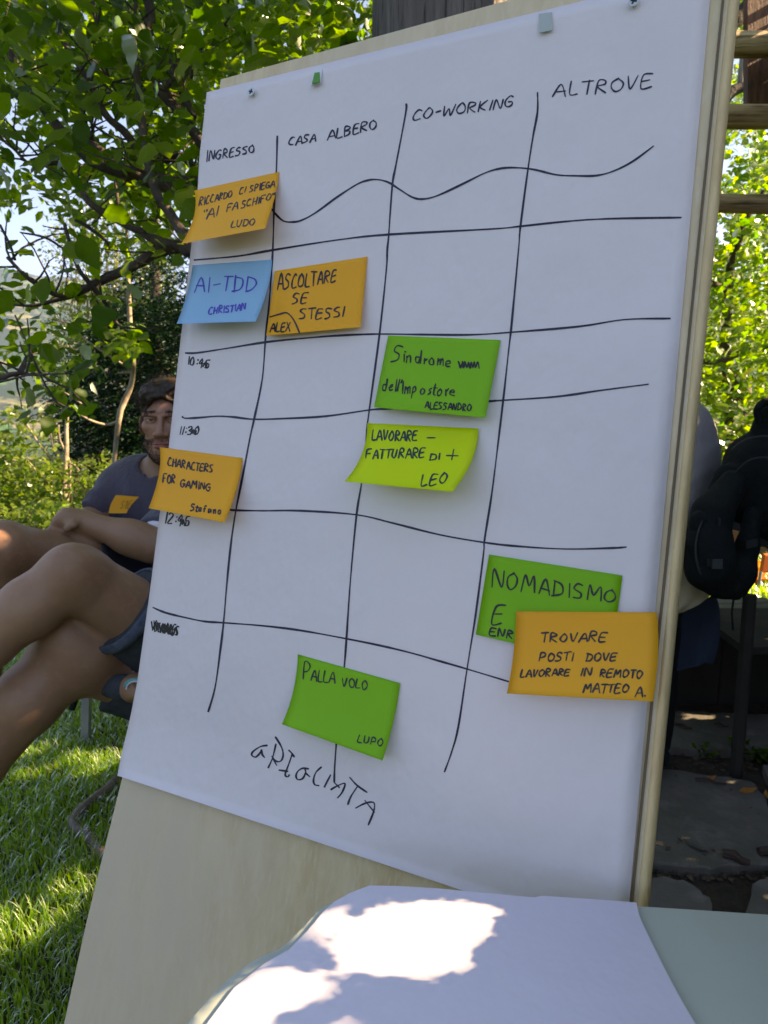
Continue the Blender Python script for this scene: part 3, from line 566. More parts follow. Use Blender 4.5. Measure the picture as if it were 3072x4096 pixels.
# ------------------------------------------------------------ SDF modelling
class SDF:
    def __init__(s, lo, hi, h):
        s.lo = np.array(lo, float); s.h = h; s.n = np.ceil((np.array(hi)-s.lo)/h).astype(int)+1; s.F = np.full(s.n, 1.0, np.float32)
    def sub(s, lo, hi):
        a = np.clip(np.floor((np.array(lo)-s.lo)/s.h).astype(int), 0, s.n); b_ = np.clip(np.ceil((np.array(hi)-s.lo)/s.h).astype(int)+1, 0, s.n)
        ax = [s.lo[i]+s.h*np.arange(a[i], b_[i]) for i in range(3)]
        return tuple(slice(a[i], b_[i]) for i in range(3)), np.meshgrid(*ax, indexing='ij')
    def put(s, sl, D, k, op='u'):
        F = s.F[sl]
        if op == 'u': hh = np.clip(.5+.5*(F-D)/k, 0, 1); s.F[sl] = F*(1-hh)+D*hh-k*hh*(1-hh)
        else: D = -D; hh = np.clip(.5-.5*(F-D)/k, 0, 1); s.F[sl] = F*(1-hh)+D*hh+k*hh*(1-hh)
    def cap(s, a, b, ra, rb, k=.02, op='u', flat=None):
        a = np.array(a, float); b = np.array(b, float); m = max(ra, rb)+k+.03
        sl, (X, Y, Z_) = s.sub(np.minimum(a, b)-m, np.maximum(a, b)+m)
        if 0 in s.F[sl].shape: return
        d = b-a; L2 = max(d@d, 1e-9); t_ = np.clip(((X-a[0])*d[0]+(Y-a[1])*d[1]+(Z_-a[2])*d[2])/L2, 0, 1)
        D = np.sqrt((X-a[0]-t_*d[0])**2+(Y-a[1]-t_*d[1])**2+(Z_-a[2]-t_*d[2])**2)-(ra+(rb-ra)*t_)
        s.put(sl, D, k, op)
    def ell(s, c, r, ax=None, k=.02, op='u'):
        c = np.array(c, float); r = np.array(r, float); m = r.max()+k+.02
        sl, (X, Y, Z_) = s.sub(c-m, c+m)
        if 0 in s.F[sl].shape: return
        A_ = np.eye(3) if ax is None else np.array(ax, float)
        q = [(X-c[0])*A_[i][0]+(Y-c[1])*A_[i][1]+(Z_-c[2])*A_[i][2] for i in range(3)]
        k0 = np.sqrt(sum((q[i]/r[i])**2 for i in range(3))); k1 = np.sqrt(sum((q[i]/r[i]**2)**2 for i in range(3)))+1e-9
        s.put(sl, k0*(k0-1)/k1, k, op)
    def grid(s): return s.sub(s.lo, s.lo+s.h*s.n)[1]
    def plane(s, p, n_):   # keep the side opposite to n_
        X, Y, Z_ = s.grid(); n_ = np.array(n_, float); n_ /= np.linalg.norm(n_)
        D = (X[:s.n[0], :s.n[1], :s.n[2]]-p[0])*n_[0]+(Y-p[1])*n_[1]+(Z_-p[2])*n_[2]; s.F = np.maximum(s.F, D).astype(np.float32)
    def noise(s, amp, f, seed=0, dirs=6):
        X, Y, Z_ = s.grid(); g_ = np.random.default_rng(seed); D = 0
        for _ in range(dirs):
            v = g_.normal(size=3); v *= f*g_.uniform(.6, 1.8)/np.linalg.norm(v); D = D+np.sin(X*v[0]+Y*v[1]+Z_*v[2]+g_.uniform(0, 6))
        s.F += (amp*D/dirs**.5).astype(np.float32)
    def mesh(s):
        F = s.F; S = F < 0; nx, ny, nz = np.array(F.shape)-1
        cnt = sum(S[a:nx+a, b:ny+b, c:nz+c].astype(np.int8) for a in (0, 1) for b in (0, 1) for c in (0, 1))
        act = (cnt > 0) & (cnt < 8); idx = np.full(act.shape, -1, int); ijk = np.argwhere(act); idx[act] = np.arange(len(ijk))
        acc = np.zeros((len(ijk), 3)); w_ = np.zeros(len(ijk))
        cor = [(a, b, c) for a in (0, 1) for b in (0, 1) for c in (0, 1)]
        for p in cor:
            for ax in range(3):
                if p[ax]: continue
                q = list(p); q[ax] = 1
                fa = F[ijk[:, 0]+p[0], ijk[:, 1]+p[1], ijk[:, 2]+p[2]]; fb = F[ijk[:, 0]+q[0], ijk[:, 1]+q[1], ijk[:, 2]+q[2]]
                cr = (fa < 0) != (fb < 0); t_ = np.where(cr, fa/np.where(cr, fa-fb, 1), 0)
                pos = np.array(p, float)[None]+np.zeros((len(ijk), 3)); pos[:, ax] += t_; acc += pos*cr[:, None]; w_ += cr
        V = s.lo+s.h*(ijk+acc/w_[:, None]); Q = []
        for ax in range(3):
            o1, o2 = (ax+1) % 3, (ax+2) % 3
            sl0 = [slice(None)]*3; sl1 = [slice(None)]*3; sl0[ax] = slice(0, -1); sl1[ax] = slice(1, None)
            a = S[tuple(sl0)]; b_ = S[tuple(sl1)]; e = np.argwhere(a != b_); e = e[(e[:, o1] > 0) & (e[:, o2] > 0) & (e[:, o1] < F.shape[o1]-1) & (e[:, o2] < F.shape[o2]-1)]
            ins = a[tuple(e.T)]
            def c_(d1, d2): z = e.copy(); z[:, o1] -= d1; z[:, o2] -= d2; return idx[tuple(z.T)]
            q = np.stack([c_(1, 1), c_(0, 1), c_(0, 0), c_(1, 0)], -1); q[~ins] = q[~ins][:, ::-1]; Q.append(q)
        Q = np.concatenate(Q); Q = Q[(Q >= 0).all(1)]
        return V, Q
def sdfob(name, s, m, parent=None, kind=None):
    V, Q = s.mesh(); return ob(name, V, Q, m, parent, True, kind)
def Pn(u, v, d): return np.array(P(u, v, d))
def wr(px, d): return px*d/FPX

# --- seated man behind the left edge of the board (faces the camera)
man = empty('person', Vector((P(620, 2500, 2.25).x, P(620, 2500, 2.25).y, 0)), 'bearded dark-haired man in a slate T-shirt sitting with crossed arms, half hidden by the board', 'person')
hd = 2.15; HC = Pn(668, 1690, hd); EX = np.array(RT); EY = np.array(UP); EZ = -np.array(FW)
EX = np.array([1, 0, 0.]); EY = np.array([0, .06, .998]); EY /= np.linalg.norm(EY); EZ = np.cross(EX, EY)
ya = .10; EX, EZ = EX*math.cos(ya)-EZ*math.sin(ya), EX*math.sin(ya)+EZ*math.cos(ya)   # turned a little to the photo's right
AX = [EX, EY, EZ]
HL = lambda x, y, z: HC+EX*x+EY*y+EZ*z
hs = SDF(HC-.17, HC+.17, .0028)
hs.ell(HL(0, .032, -.022), (.074, .086, .095), AX); hs.ell(HL(0, -.028, .014), (.061, .088, .078), AX, .02)
hs.ell(HL(0, -.095, .045), (.034, .026, .034), AX, .03); hs.cap(HL(-.055, -.065, .0), HL(-.012, -.100, .055), .016, .014, .03); hs.cap(HL(.055, -.065, .0), HL(.012, -.100, .055), .016, .014, .03)
hs.ell(HL(-.040, -.012, .060), (.022, .018, .020), AX, .02); hs.ell(HL(.040, -.012, .060), (.022, .018, .020), AX, .02)
for sx in (-1, 1):
    hs.ell(HL(sx*.032, .008, .094), (.019, .012, .014), AX, .012, 's')
    hs.cap(HL(sx*.014, .022, .092), HL(sx*.050, .022, .078), .007, .007, .012)
    hs.ell(HL(sx*.014, -.038, .098), (.010, .008, .010), AX, .006)
    hs.ell(HL(sx*.077, -.008, -.008), (.006, .030, .017), [EX*math.cos(.4*sx)-EZ*math.sin(.4*sx), EY, EX*math.sin(.4*sx)+EZ*math.cos(.4*sx)], .005)
    hs.ell(HL(sx*.0835, -.006, -.004), (.004, .018, .009), AX, .003, 's')
hs.cap(HL(0, .016, .090), HL(0, -.032, .110), .007, .010, .012); hs.ell(HL(0, -.036, .106), (.012, .009, .011), AX, .006)
hs.ell(HL(-.009, -.044, .104), (.0035, .003, .004), AX, .003, 's'); hs.ell(HL(.009, -.044, .104), (.0035, .003, .004), AX, .003, 's')
hs.ell(HL(0, -.063, .090), (.026, .005, .010), AX, .006); hs.ell(HL(0, -.073, .089), (.024, .006, .010), AX, .006)
hs.cap(HL(-.024, -.068, .092), HL(.024, -.068, .092), .0022, .0022, .003, 's')
headV, headQ = hs.mesh()
# body
d0 = 2.15
bs = SDF(Pn(-420, 3100, 1.9)-np.array([0, .5, 0]), Pn(1150, 1650, 2.9)+np.array([0, .35, .1]), .0085)
neck0 = HL(0, -.06, -.02); neck1 = Pn(640, 1935, 2.25)
bs.cap(neck0, neck1, .052, .058)
chest = Pn(655, 2030, 2.27); belly = Pn(680, 2260, 2.25); hip = Pn(690, 2400, 2.3)
bs.ell(chest, (.19, .12, .17)); bs.ell(belly, (.16, .12, .15), None, .05); bs.ell(hip, (.18, .14, .12), None, .05)
shL = Pn(492, 1945, 2.27); shR = Pn(835, 1960, 2.25); bs.cap(shL, shR, .055, .055, .05)
elR = Pn(612, 2185, 1.98); wrR = Pn(325, 2085, 1.95)
shR2 = Pn(800, 1990, 2.2)
bs.cap(shR2, elR, .056, .046, .03); bs.cap(elR, Pn(520, 2150, 1.97), .045, .047, .02); bs.cap(Pn(540, 2155, 1.97), wrR, .047, .029, .03)
elL = Pn(352, 2100, 2.12); bs.cap(shL, elL, .052, .043, .03); bs.cap(elL, Pn(330, 2130, 2.02), .04, .036); bs.cap(Pn(330, 2130, 2.02), Pn(270, 2125, 1.99), .034, .028)
# hand: palm, four fingers curled down, thumb
bs.cap(wrR, Pn(272, 2075, 1.93), .030, .031, .02); bs.ell(Pn(275, 2078, 1.93), (.034, .026, .026), None, .015)
for k, (a, b_, c) in enumerate([((246, 2066), (224, 2084), (216, 2110)), ((250, 2078), (230, 2094), (224, 2116)), ((256, 2088), (240, 2102), (236, 2122)), ((262, 2096), (250, 2110), (248, 2126))]):
    dd = 1.905+.018*k; bs.cap(Pn(*a, dd), Pn(*b_, dd), .0125, .0115, .006); bs.cap(Pn(*b_, dd), Pn(*c, dd+.01), .0112, .009, .005)
bs.cap(Pn(292, 2100, 1.90), Pn(268, 2112, 1.89), .013, .010, .01)
# near leg of the man: thigh to knee beyond the left edge, shin down
kn = Pn(10, 2190, 1.78); bs.cap(Pn(640, 2390, 2.25), Pn(330, 2260, 2.0), .085, .078, .04); bs.cap(Pn(330, 2262, 2.0), kn, .078, .066, .03)
bs.cap(kn, Pn(-60, 2560, 1.85), .062, .050, .03); bs.cap(Pn(-60, 2560, 1.85), Pn(-90, 3000, 1.95), .052, .035, .03)
bs.cap(Pn(760, 2400, 2.2), Pn(560, 2440, 1.95), .085, .07, .04); bs.cap(Pn(560, 2440, 1.95), Pn(680, 3000, 2.15), .055, .036, .03)
# join head and body grids as one continuous mesh: merge body into head region by adding head primitives to body is too coarse, so weld at the neck
sdfob('body', bs, M['skin'], man)
hb = ob('head', headV, headQ, M['skinface'], man, True)
# shirt
ss = SDF(Pn(250, 2500, 2.0)-np.array([0, .35, 0]), Pn(1050, 1750, 2.75)+np.array([0, .3, .1]), .007)
ss.ell(chest, (.205, .135, .185)); ss.ell(belly, (.178, .138, .16), None, .05); ss.ell(hip+np.array([0, 0, .02]), (.19, .15, .10), None, .05)
ss.cap(shL, shR, .068, .068, .05); ss.cap(Pn(560, 1900, 2.26), neck1, .055, .06, .04); ss.cap(neck1, Pn(800, 1905, 2.26), .06, .055, .04)
ss.cap(shL, Pn(375, 2065, 2.15), .066, .062, .03); ss.cap(shR2, Pn(640, 2150, 2.01), .070, .068, .03)
ss.noise(.0055, 26, 3, 9); ss.noise(.003, 55, 4, 7)
X, Y, Z_ = ss.grid()
def cutcap(s, a, b_, r, k=.004): s.cap(a, b_, r, r, k, 's')
cutcap(ss, HL(0, -.05, -.02), neck1+np.array([0, -.03, .035]), .058)
sd = (Pn(375, 2065, 2.15)-shL); sd /= np.linalg.norm(sd)
dR = np.array(Pn(612, 2185, 1.98)-shR2); dR /= np.linalg.norm(dR)
near_ = ((X-Pn(352, 2100, 2.12)[0])**2+(Y-Pn(352, 2100, 2.12)[1])**2+(Z_-Pn(352, 2100, 2.12)[2])**2) < .16**2
pc = Pn(365, 2062, 2.14); D = (X-pc[0])*sd[0]+(Y-pc[1])*sd[1]+(Z_-pc[2])*sd[2]; ss.F = np.where(near_, np.maximum(ss.F, D), ss.F).astype(np.float32)
pc = Pn(640, 2150, 2.01); near_ = ((X-pc[0])**2+(Y-pc[1])**2+(Z_-pc[2])**2) < .13**2
D = (X-pc[0])*dR[0]+(Y-pc[1])*dR[1]+(Z_-pc[2])*dR[2]; ss.F = np.where(near_, np.maximum(ss.F, D), ss.F).astype(np.float32)
sdfob('t_shirt', ss, M['shirt'], man)
V = []; F = []; tube(V, F, [Vector(Pn(640, 2150, 2.01)+np.array(Vector(dR).orthogonal())*0+q) for q in (dR*-.004, dR*.012)], [.058, .055], 20); ob('sleeve_lining', V, F, M['whitecloth'], man, True)
# shorts of the man
ps = SDF(Pn(200, 2700, 1.9)-np.array([0, .35, 0]), Pn(1050, 2000, 2.75)+np.array([0, .3, .25]), .009)
ps.ell(hip, (.195, .155, .13)); ps.cap(Pn(640, 2390, 2.25), Pn(300, 2250, 1.98), .100, .094, .04); ps.cap(Pn(760, 2400, 2.2), Pn(580, 2430, 1.97), .10, .088, .04); ps.noise(.004, 30, 8, 8)
hc = Pn(322, 2258, 1.99); hd_ = Pn(10, 2190, 1.78)-Pn(330, 2262, 2.0); ps.plane(hc, hd_)
sdfob('shorts', ps, M['navy'], man)
# face details
for sx in (-1, 1):
    s2 = SDF(HL(sx*.032, .008, .078)-.02, HL(sx*.032, .008, .078)+.02, .0015); s2.ell(HL(sx*.032, .006, .0745), (.0118,)*3, None, .001)
    eo = sdfob('eye', s2, M['white'], man)
    s2 = SDF(HL(sx*.032, .008, .09)-.012, HL(sx*.032, .008, .09)+.012, .0010); s2.ell(HL(sx*.031+.002, .0065, .0848), (.0062, .0062, .0030), AX, .0005); sdfob('iris', s2, M['iris'], eo)
    V = []; F = []
    for up, hh in ((1, .0048), (-1, .0042)):
        pts = [Vector(HL(sx*.032+x, .007+up*hh*math.sqrt(max(0, 1-(x/.0165)**2))-(.001 if up < 0 else 0), .0865-abs(x)*.35+(.002 if up > 0 else .001))) for x in np.linspace(-.0163, .0163, 9)]
        tube(V, F, pts, [.0030 if up > 0 else .0022]*9, 6)
    ob('eyelid', V, F, M['skinface'], eo, True)
s2 = SDF(HL(0, -.068, .09)-.04, HL(0, -.068, .09)+.04, .0016); s2.ell(HL(0, -.0632, .0925), (.0245, .0042, .0095), AX, .003); s2.ell(HL(0, -.0725, .0915), (.0225, .0055, .0100), AX, .003); s2.cap(HL(-.022, -.068, .099), HL(.022, -.068, .099), .0015, .0015, .002, 's'); sdfob('lips', s2, M['lip'], man)
# hair strands on the head mesh
def tonormal(V, Q):
    n_ = np.zeros_like(V); a = V[Q[:, 1]]-V[Q[:, 0]]; b_ = V[Q[:, 3]]-V[Q[:, 0]]; c = np.cross(a, b_)
    for k in range(4): np.add.at(n_, Q[:, k], c)
    return n_/(np.linalg.norm(n_, axis=1)[:, None]+1e-12)
hn = tonormal(headV, headQ); loc = np.stack([(headV-HC)@EX, (headV-HC)@EY, (headV-HC)@EZ], 1); ln_ = np.stack([hn@EX, hn@EY, hn@EZ], 1)
x, y, z = loc.T
hairline = .056+.012*np.cos(x*60)
isham = ((y > hairline) & (z > 0.02)) | ((z <= .055) & (y > .030+.35*np.clip(z-.02, 0, 1))) | ((z <= .012) & (y > -.012) & (abs(x) < .09) & (z < -.0)) | ((z < -.02) & (y > -.07)) | ((abs(x) > .058) & (z > .008) & (z < .034) & (y > .0))
isham &= ~((abs(x) > .071) & (abs(y+.006) < .036) & (z > -.03) & (z < .02))
isbeard = ((y < -.050) & (z > .0) & ((y < -.088) | (abs(x) > .029) | ((y > -.057)))) | ((abs(x) > .056) & (y < .002) & (y > -.1) & (z > .002) & (z < .034)) | ((y < -.046) & (y > -.058) & (z > .075) & (abs(x) < .032)) | ((abs(x) < .05) & (y < -.084) & (z > .02))
isbeard &= ~((abs(y+.068) < .0105) & (abs(x) < .025) & (z > .07))
isbrow = (abs(y-.027-.004*np.clip((.034-abs(x))/.02, -1, 1)) < .0042) & (abs(x) > .014) & (abs(x) < .052) & (z > .06)
def strands(name, mask, n, Lm, w_, m, parent, gravity=.4, curl=.5, out=.6, shell=0, keep=None):
    ids = np.flatnonzero(mask); ids = rng.choice(ids, n); p = headV[ids]+rng.normal(0, .0012, (n, 3)); nn_ = hn[ids]
    L = Lm*rng.uniform(.6, 1.2, n)*(keep(ids) if keep is not None else 1); tdir = rng.normal(size=(n, 3))*curl
    Vs = []; k = 4; dirv = nn_*out+tdir-np.array(EY)*gravity*.3; side = np.cross(dirv, rng.normal(size=(n, 3))); side /= np.linalg.norm(side, axis=1)[:, None]
    cur = p-nn_*.001
    for i in range(k):
        dv = dirv-np.array(EY)*gravity*i/k*1.5; dv /= np.linalg.norm(dv, axis=1)[:, None]; ww = w_*(1-.8*i/(k-1))
        Vs.append(cur-side*ww); Vs.append(cur+side*ww); cur = cur+dv*(L/(k-1))[:, None]
    Vs = np.stack(Vs, 1).reshape(-1, 3); base = (np.arange(n)*2*k)[:, None, None]
    q = np.array([[2*i, 2*i+1, 2*i+3, 2*i+2] for i in range(k-1)])[None]; return ob(name, Vs, (base+q).reshape(-1, 4), m, parent)
hs2 = SDF(HC-.18, HC+.18, .0035)
hs2.ell(HL(0, .045, -.025), (.080, .092, .100), AX); hs2.ell(HL(-.01, .086, .036), (.058, .034, .048), AX, .03); hs2.ell(HL(.03, .100, .02), (.045, .03, .045), AX, .02); hs2.ell(HL(0, .0, -.06), (.068, .07, .065), AX, .02); hs2.noise(.0028, 125, 5, 10); hs2.noise(.0015, 330, 6, 10)
hs2.ell(HL(0, -.030, .075), (.064, .098, .085), AX, .006, 's')
for sx in (-1, 1): hs2.ell(HL(sx*.085, -.010, .02), (.030, .050, .034), AX, .006, 's')
hairo = sdfob('hair', hs2, M['hair'], man)
strands('hair_strands', isham, 14000, .030, .00050, M['hair'], hairo, .15, .55, .8, keep=lambda ids: np.where(loc[ids, 1] > .05, 1.25, .30))['kind'] = 'stuff'
strands('beard', isbeard, 10500, .0050, .0006, M['beard'], man, .9, .5, .5)['kind'] = 'stuff'
strands('eyebrow', isbrow, 1700, .008, .0005, M['beard'], man, .2, .5, .3)['kind'] = 'stuff'
# note on his chest
ce = Pn(495, 2018, 2.06)
def pchest(u, v, dz=0): return P(u, v, 2.075+((u-495)*.00035)+dz)
se = empty('chest_note', pchest(495, 2018), 'small orange name note stuck on the chest of the seated man', 'sticky note')
V = []; F = []
for s_ in (0, 1):
    for r in range(7):
        for c in range(9):
            a = r/6; bb = c/8; u = (464*(1-a)+435*a)*(1-bb)+(557*(1-a)+506*a)*bb-6*math.sin(a*3.1); v = (1980*(1-a)+2053*a)*(1-bb)+(1987*(1-a)+2053*a)*bb
            V.append(pchest(u, v, -.010*a**2+.0006*s_))
for r in range(6):
    for c in range(8): q = r*9+c; F.append((q, q+9, q+10, q+1)); F.append((63+q, 63+q+1, 63+q+10, 63+q+9))
ob('paper', V, F, M['orange'], se, True)
ink('faint_writing', word('STE', 480, 2035, 520, 2030, 28, .3), lambda u, v: pchest(u, v, -.012), 2.2, mat('faint_ink', (.42, .20, .03), .6), se)

# --- near person: only the crossed legs show, the rest sits behind the board
per = empty('person', Vector((P(700, 2700, 1.65).x, P(700, 2700, 1.65).y, 0)), 'person in dark denim shorts with bare legs crossed, mostly hidden behind the board', 'person')
b2 = SDF(Pn(-750, 3500, 1.2)-np.array([0, .25, .15]), Pn(1300, 1450, 2.3)+np.array([0, .35, .1]), .0085)
kneeA = Pn(292, 2298, 1.50); hipA = Pn(830, 2640, 1.72)
b2.cap(hipA, kneeA+(hipA-kneeA)*.12, .098, .068, .03); b2.ell(kneeA, (.066, .066, .062), None, .03); b2.ell(Pn(276, 2262, 1.46), (.036, .03, .036), None, .03)
b2.cap(kneeA, Pn(120, 2430, 1.47), .060, .060, .03); b2.cap(Pn(120, 2430, 1.47), Pn(-60, 2575, 1.45), .060, .054, .03); b2.cap(Pn(-60, 2575, 1.45), Pn(-500, 2880, 1.45), .052, .034, .03); b2.cap(Pn(-500, 2880, 1.45), Pn(-640, 2900, 1.38), .034, .03)
kneeB = Pn(290, 2610, 1.60); hipB = Pn(850, 2780, 1.80)
b2.cap(hipB, kneeB, .098, .080, .03); b2.ell(Pn(335, 2620, 1.58), (.080, .07, .078), None, .03); b2.ell(Pn(262, 2560, 1.54), (.05, .04, .05), None, .03)
b2.cap(kneeB, Pn(110, 2800, 1.55), .076, .070, .04); b2.cap(Pn(110, 2800, 1.55), Pn(-110, 3080, 1.55), .070, .058, .03); b2.cap(Pn(-110, 3080, 1.55), Pn(-330, 3480, 1.55), .058, .035, .03); b2.cap(Pn(-330, 3480, 1.55), Pn(-430, 3500, 1.45), .035, .028)
pel = Pn(860, 2650, 1.80); ch2 = Pn(1130, 2120, 1.95); b2.ell(pel, (.17, .15, .13), None, .05); b2.ell(Pn(1000, 2400, 1.88), (.15, .12, .17), None, .05); b2.ell(ch2, (.18, .13, .18), None, .05)
b2.cap(ch2+np.array([0, 0, .1]), Pn(1150, 1800, 1.97), .06, .055); b2.ell(Pn(1150, 1700, 1.95), (.075, .095, .115), None, .03)
for sx in (-1, 1):
    s0 = ch2+np.array([sx*.19, 0, .10]); e0 = s0+np.array([sx*.03, -.05, -.28]); b2.cap(s0, e0, .05, .042, .03)
    if sx > 0: b2.cap(e0, e0+np.array([-.14, -.20, -.08]), .042, .03, .03)
    else:
        w0 = Pn(600, 2750, 1.60); b2.cap(e0, w0, .042, .028, .03); b2.cap(w0, Pn(535, 2752, 1.54), .030, .032, .02)
        for k in range(4):
            a0 = Pn(538, 2738+11*k, 1.53+.004*k); a1 = Pn(524-4*(k % 2), 2748+11*k, 1.515); b2.cap(a0, a1, .0105, .0095, .005); b2.cap(a1, Pn(545, 2762+9*k, 1.51), .0095, .008, .005)
        b2.cap(Pn(560, 2730, 1.54), Pn(530, 2728, 1.515), .012, .009, .008)
sdfob('body', b2, M['skin'], per)
s3 = SDF(Pn(280, 3050, 1.5)-np.array([0, .25, 0]), Pn(1250, 2250, 2.2)+np.array([0, .3, .35]), .0085)
X, Y, Z_ = s3.grid(); hm_ = Pn(492, 2436, 1.585); nA_ = kneeA-hipA; nA_ /= np.linalg.norm(nA_); hB = Pn(450, 2680, 1.68); nB = kneeB-hipB; nB /= np.linalg.norm(nB)
s3.cap(hipA, Pn(440, 2385, 1.56), .116, .100, .03); FA = np.maximum(s3.F, (X-hm_[0])*nA_[0]+(Y-hm_[1])*nA_[1]+(Z_-hm_[2])*nA_[2])
s3.F = np.full(s3.n, 1.0, np.float32); s3.cap(hipB, Pn(400, 2650, 1.66), .120, .104, .03); FB = np.maximum(s3.F, (X-hB[0])*nB[0]+(Y-hB[1])*nB[1]+(Z_-hB[2])*nB[2])
s3.F = np.full(s3.n, 1.0, np.float32); s3.ell(pel, (.185, .165, .15)); s3.F = np.minimum(np.minimum(FA, FB), s3.F).astype(np.float32); s3.noise(.0035, 28, 12, 8)
sho = sdfob('denim_shorts', s3, M['denim'], per)
def ring(c, n_, r0, r1, L, m, name, parent, sg=36, th=.005, ell=1.0):
    n_ = Vector(n_).normalized(); a = n_.orthogonal().normalized(); bb = n_.cross(a); V = []; F = []; c = Vector(c)
    prof = [(-L/2, r0), (-L/2+.004, r0+th*.6), (0, (r0+r1)/2+th), (L/2-.004, r1+th*.6), (L/2, r1), (L/2-.002, r1-th), (-L/2, r0-th)]
    for z_, r in prof:
        for k in range(sg):
            t_ = 2*math.pi*k/sg; V.append(c+n_*z_+(a*math.cos(t_)+bb*math.sin(t_))*(r+.0015*math.sin(5*t_)))
    for i in range(len(prof)-1):
        for k in range(sg): k2 = (k+1) % sg; F.append((i*sg+k, i*sg+k2, (i+1)*sg+k2, (i+1)*sg+k))
    return ob(name, V, F, m, parent, True)
axA = kneeA-hipA; tt = np.dot(hm_-hipA, axA)/(axA@axA); cA = hipA+axA*tt
ring(cA-nA_*.008, nA_, .106, .103, .026, M['denimhem'], 'hem', sho)
# teal sleeve and beads at the wrist
sl_ = SDF(Pn(380, 2900, 1.4)-.1, Pn(700, 2600, 1.70)+.1, .005); sl_.cap(Pn(440, 2742, 1.60), Pn(490, 2748, 1.56), .026, .029, .02); sl_.cap(Pn(490, 2748, 1.56), Pn(506, 2748, 1.55), .029, .030, .01); sl_.noise(.002, 60, 2, 6)
sdfob('sleeve', sl_, M['denim'], per)
V = []; F = []; bd_ = [(500, 2748), (503, 2737), (510, 2728), (520, 2722), (532, 2719), (544, 2719), (556, 2723)]
tube(V, F, [P(u, v, 1.505) for u, v in bd_], [.0040]*7, 8); ob('bracelet', V, F, M['teal'], per, True)
V = []; F = []
for k in range(13):
    f_ = k/12*6; i_ = min(int(f_), 5); u = bd_[i_][0]+(bd_[i_+1][0]-bd_[i_][0])*(f_-i_); v = bd_[i_][1]+(bd_[i_+1][1]-bd_[i_][1])*(f_-i_); c = P(u+5, v+9, 1.50); tube(V, F, [c, c+Vector((0, 0, .003))], [.0018, .0018], 6)
ob('beads', V, F, M['whitecloth'], per)
# upper clothing of the near person (hidden mostly)
s4 = SDF(ch2-np.array([.4, .25, .6]), ch2+np.array([.4, .3, .3]), .012); s4.ell(ch2, (.195, .145, .195)); s4.ell(Pn(1000, 2400, 1.88), (.165, .135, .18), None, .05)
for sx in (-1, 1): s0 = ch2+np.array([sx*.17, 0, .10]); s4.cap(s0, s0+np.array([sx*.04, -.03, -.14]), .062, .058, .03)
sdfob('t_shirt', s4, M['slatecloth'], per)
hh_ = SDF(Pn(1150, 1700, 1.95)-.2, Pn(1150, 1700, 1.95)+.2, .008); hh_.ell(Pn(1152, 1672, 1.99), (.083, .10, .10)); sdfob('hair', hh_, M['hair'], per)

# --- person in grey at the right, back turned, black trousers
pc_ = empty('person', Vector((P(2640, 2300, 2.3).x, P(2640, 2300, 2.3).y, 0)), 'hunched person in a heather-grey top and black trousers behind the right edge of the board', 'person')
gd = 2.45
b3 = SDF(Pn(2150, 3150, 2.0)-np.array([0, .2, .05]), Pn(2950, 1250, 2.9)+np.array([0, .4, .1]), .0095)
bt = Pn(2680, 1830, gd); b3.ell(bt, (.13, .13, .20)); b3.ell(Pn(2650, 2080, gd), (.13, .13, .15), None, .05); b3.cap(Pn(2640, 1660, gd), Pn(2590, 1520, gd-.04), .055, .05, .04); b3.ell(Pn(2570, 1430, gd-.06), (.085, .095, .115), None, .03)
b3.cap(Pn(2640, 2280, gd), Pn(2520, 2420, 2.15), .10, .07, .03); b3.cap(Pn(2520, 2420, 2.15), Pn(2590, 3020, 2.35), .055, .035, .03); b3.cap(Pn(2730, 1780, gd-.1), Pn(2660, 2000, gd-.2), .05, .042, .03); b3.cap(Pn(2660, 2000, gd-.2), Pn(2540, 2080, gd-.4), .042, .03, .02)
sdfob('body', b3, M['skin'], pc_)
s5 = SDF(Pn(2250, 2350, 2.1)-np.array([0, .2, 0]), Pn(2950, 1450, 2.8)+np.array([0, .35, .05]), .007)
s5.ell(Pn(2700, 1850, gd), (.140, .15, .235)); s5.ell(Pn(2655, 2080, gd), (.145, .145, .15), None, .06); s5.cap(Pn(2735, 1790, gd-.05), Pn(2690, 2030, gd-.18), .072, .066, .04); s5.cap(Pn(2690, 2030, gd-.18), Pn(2600, 2090, gd-.15), .055, .045, .02); s5.noise(.005, 22, 31, 8); s5.noise(.002, 60, 32, 6)
sdfob('sweatshirt', s5, M['greyshirt'], pc_)
s6 = SDF(Pn(2300, 2100, 2.2)-.15, Pn(2950, 1300, 2.7)+.15, .007); s6.cap(Pn(2700, 1610, gd+.06), Pn(2805, 1700, gd+.07), .05, .035, .03); s6.cap(Pn(2620, 1560, gd), Pn(2710, 1625, gd+.05), .06, .05, .03); sdfob('red_hood', s6, M['darkred'], pc_)
s7 = SDF(Pn(2250, 3150, 2.0)-np.array([0, .2, .05]), Pn(2950, 2100, 2.8)+np.array([0, .3, .25]), .0095)
s7.ell(Pn(2640, 2300, gd), (.15, .15, .12)); s7.cap(Pn(2640, 2290, gd), Pn(2560, 2430, 2.15), .11, .085, .03); s7.cap(Pn(2630, 2440, 2.15), Pn(2615, 2960, 2.3), .068, .055, .03); s7.cap(Pn(2530, 2440, 2.15), Pn(2500, 2960, 2.3), .068, .055, .03); s7.noise(.004, 26, 41, 8)
sdfob('trousers', s7, M['blackcloth'], pc_)
V = []; F = []; tube(V, F, [P(2600, 3000, 2.36), P(2620, 3010, 2.28), P(2640, 3025, 2.18)], [.04, .042, .03], 10); ob('shoe', V, F, M['blackcloth'], pc_, True)
hh_ = SDF(Pn(2570, 1420, gd)-.2, Pn(2570, 1420, gd)+.2, .008); hh_.ell(Pn(2580, 1400, gd-.03), (.093, .102, .105)); sdfob('hair', hh_, M['hair'], pc_)
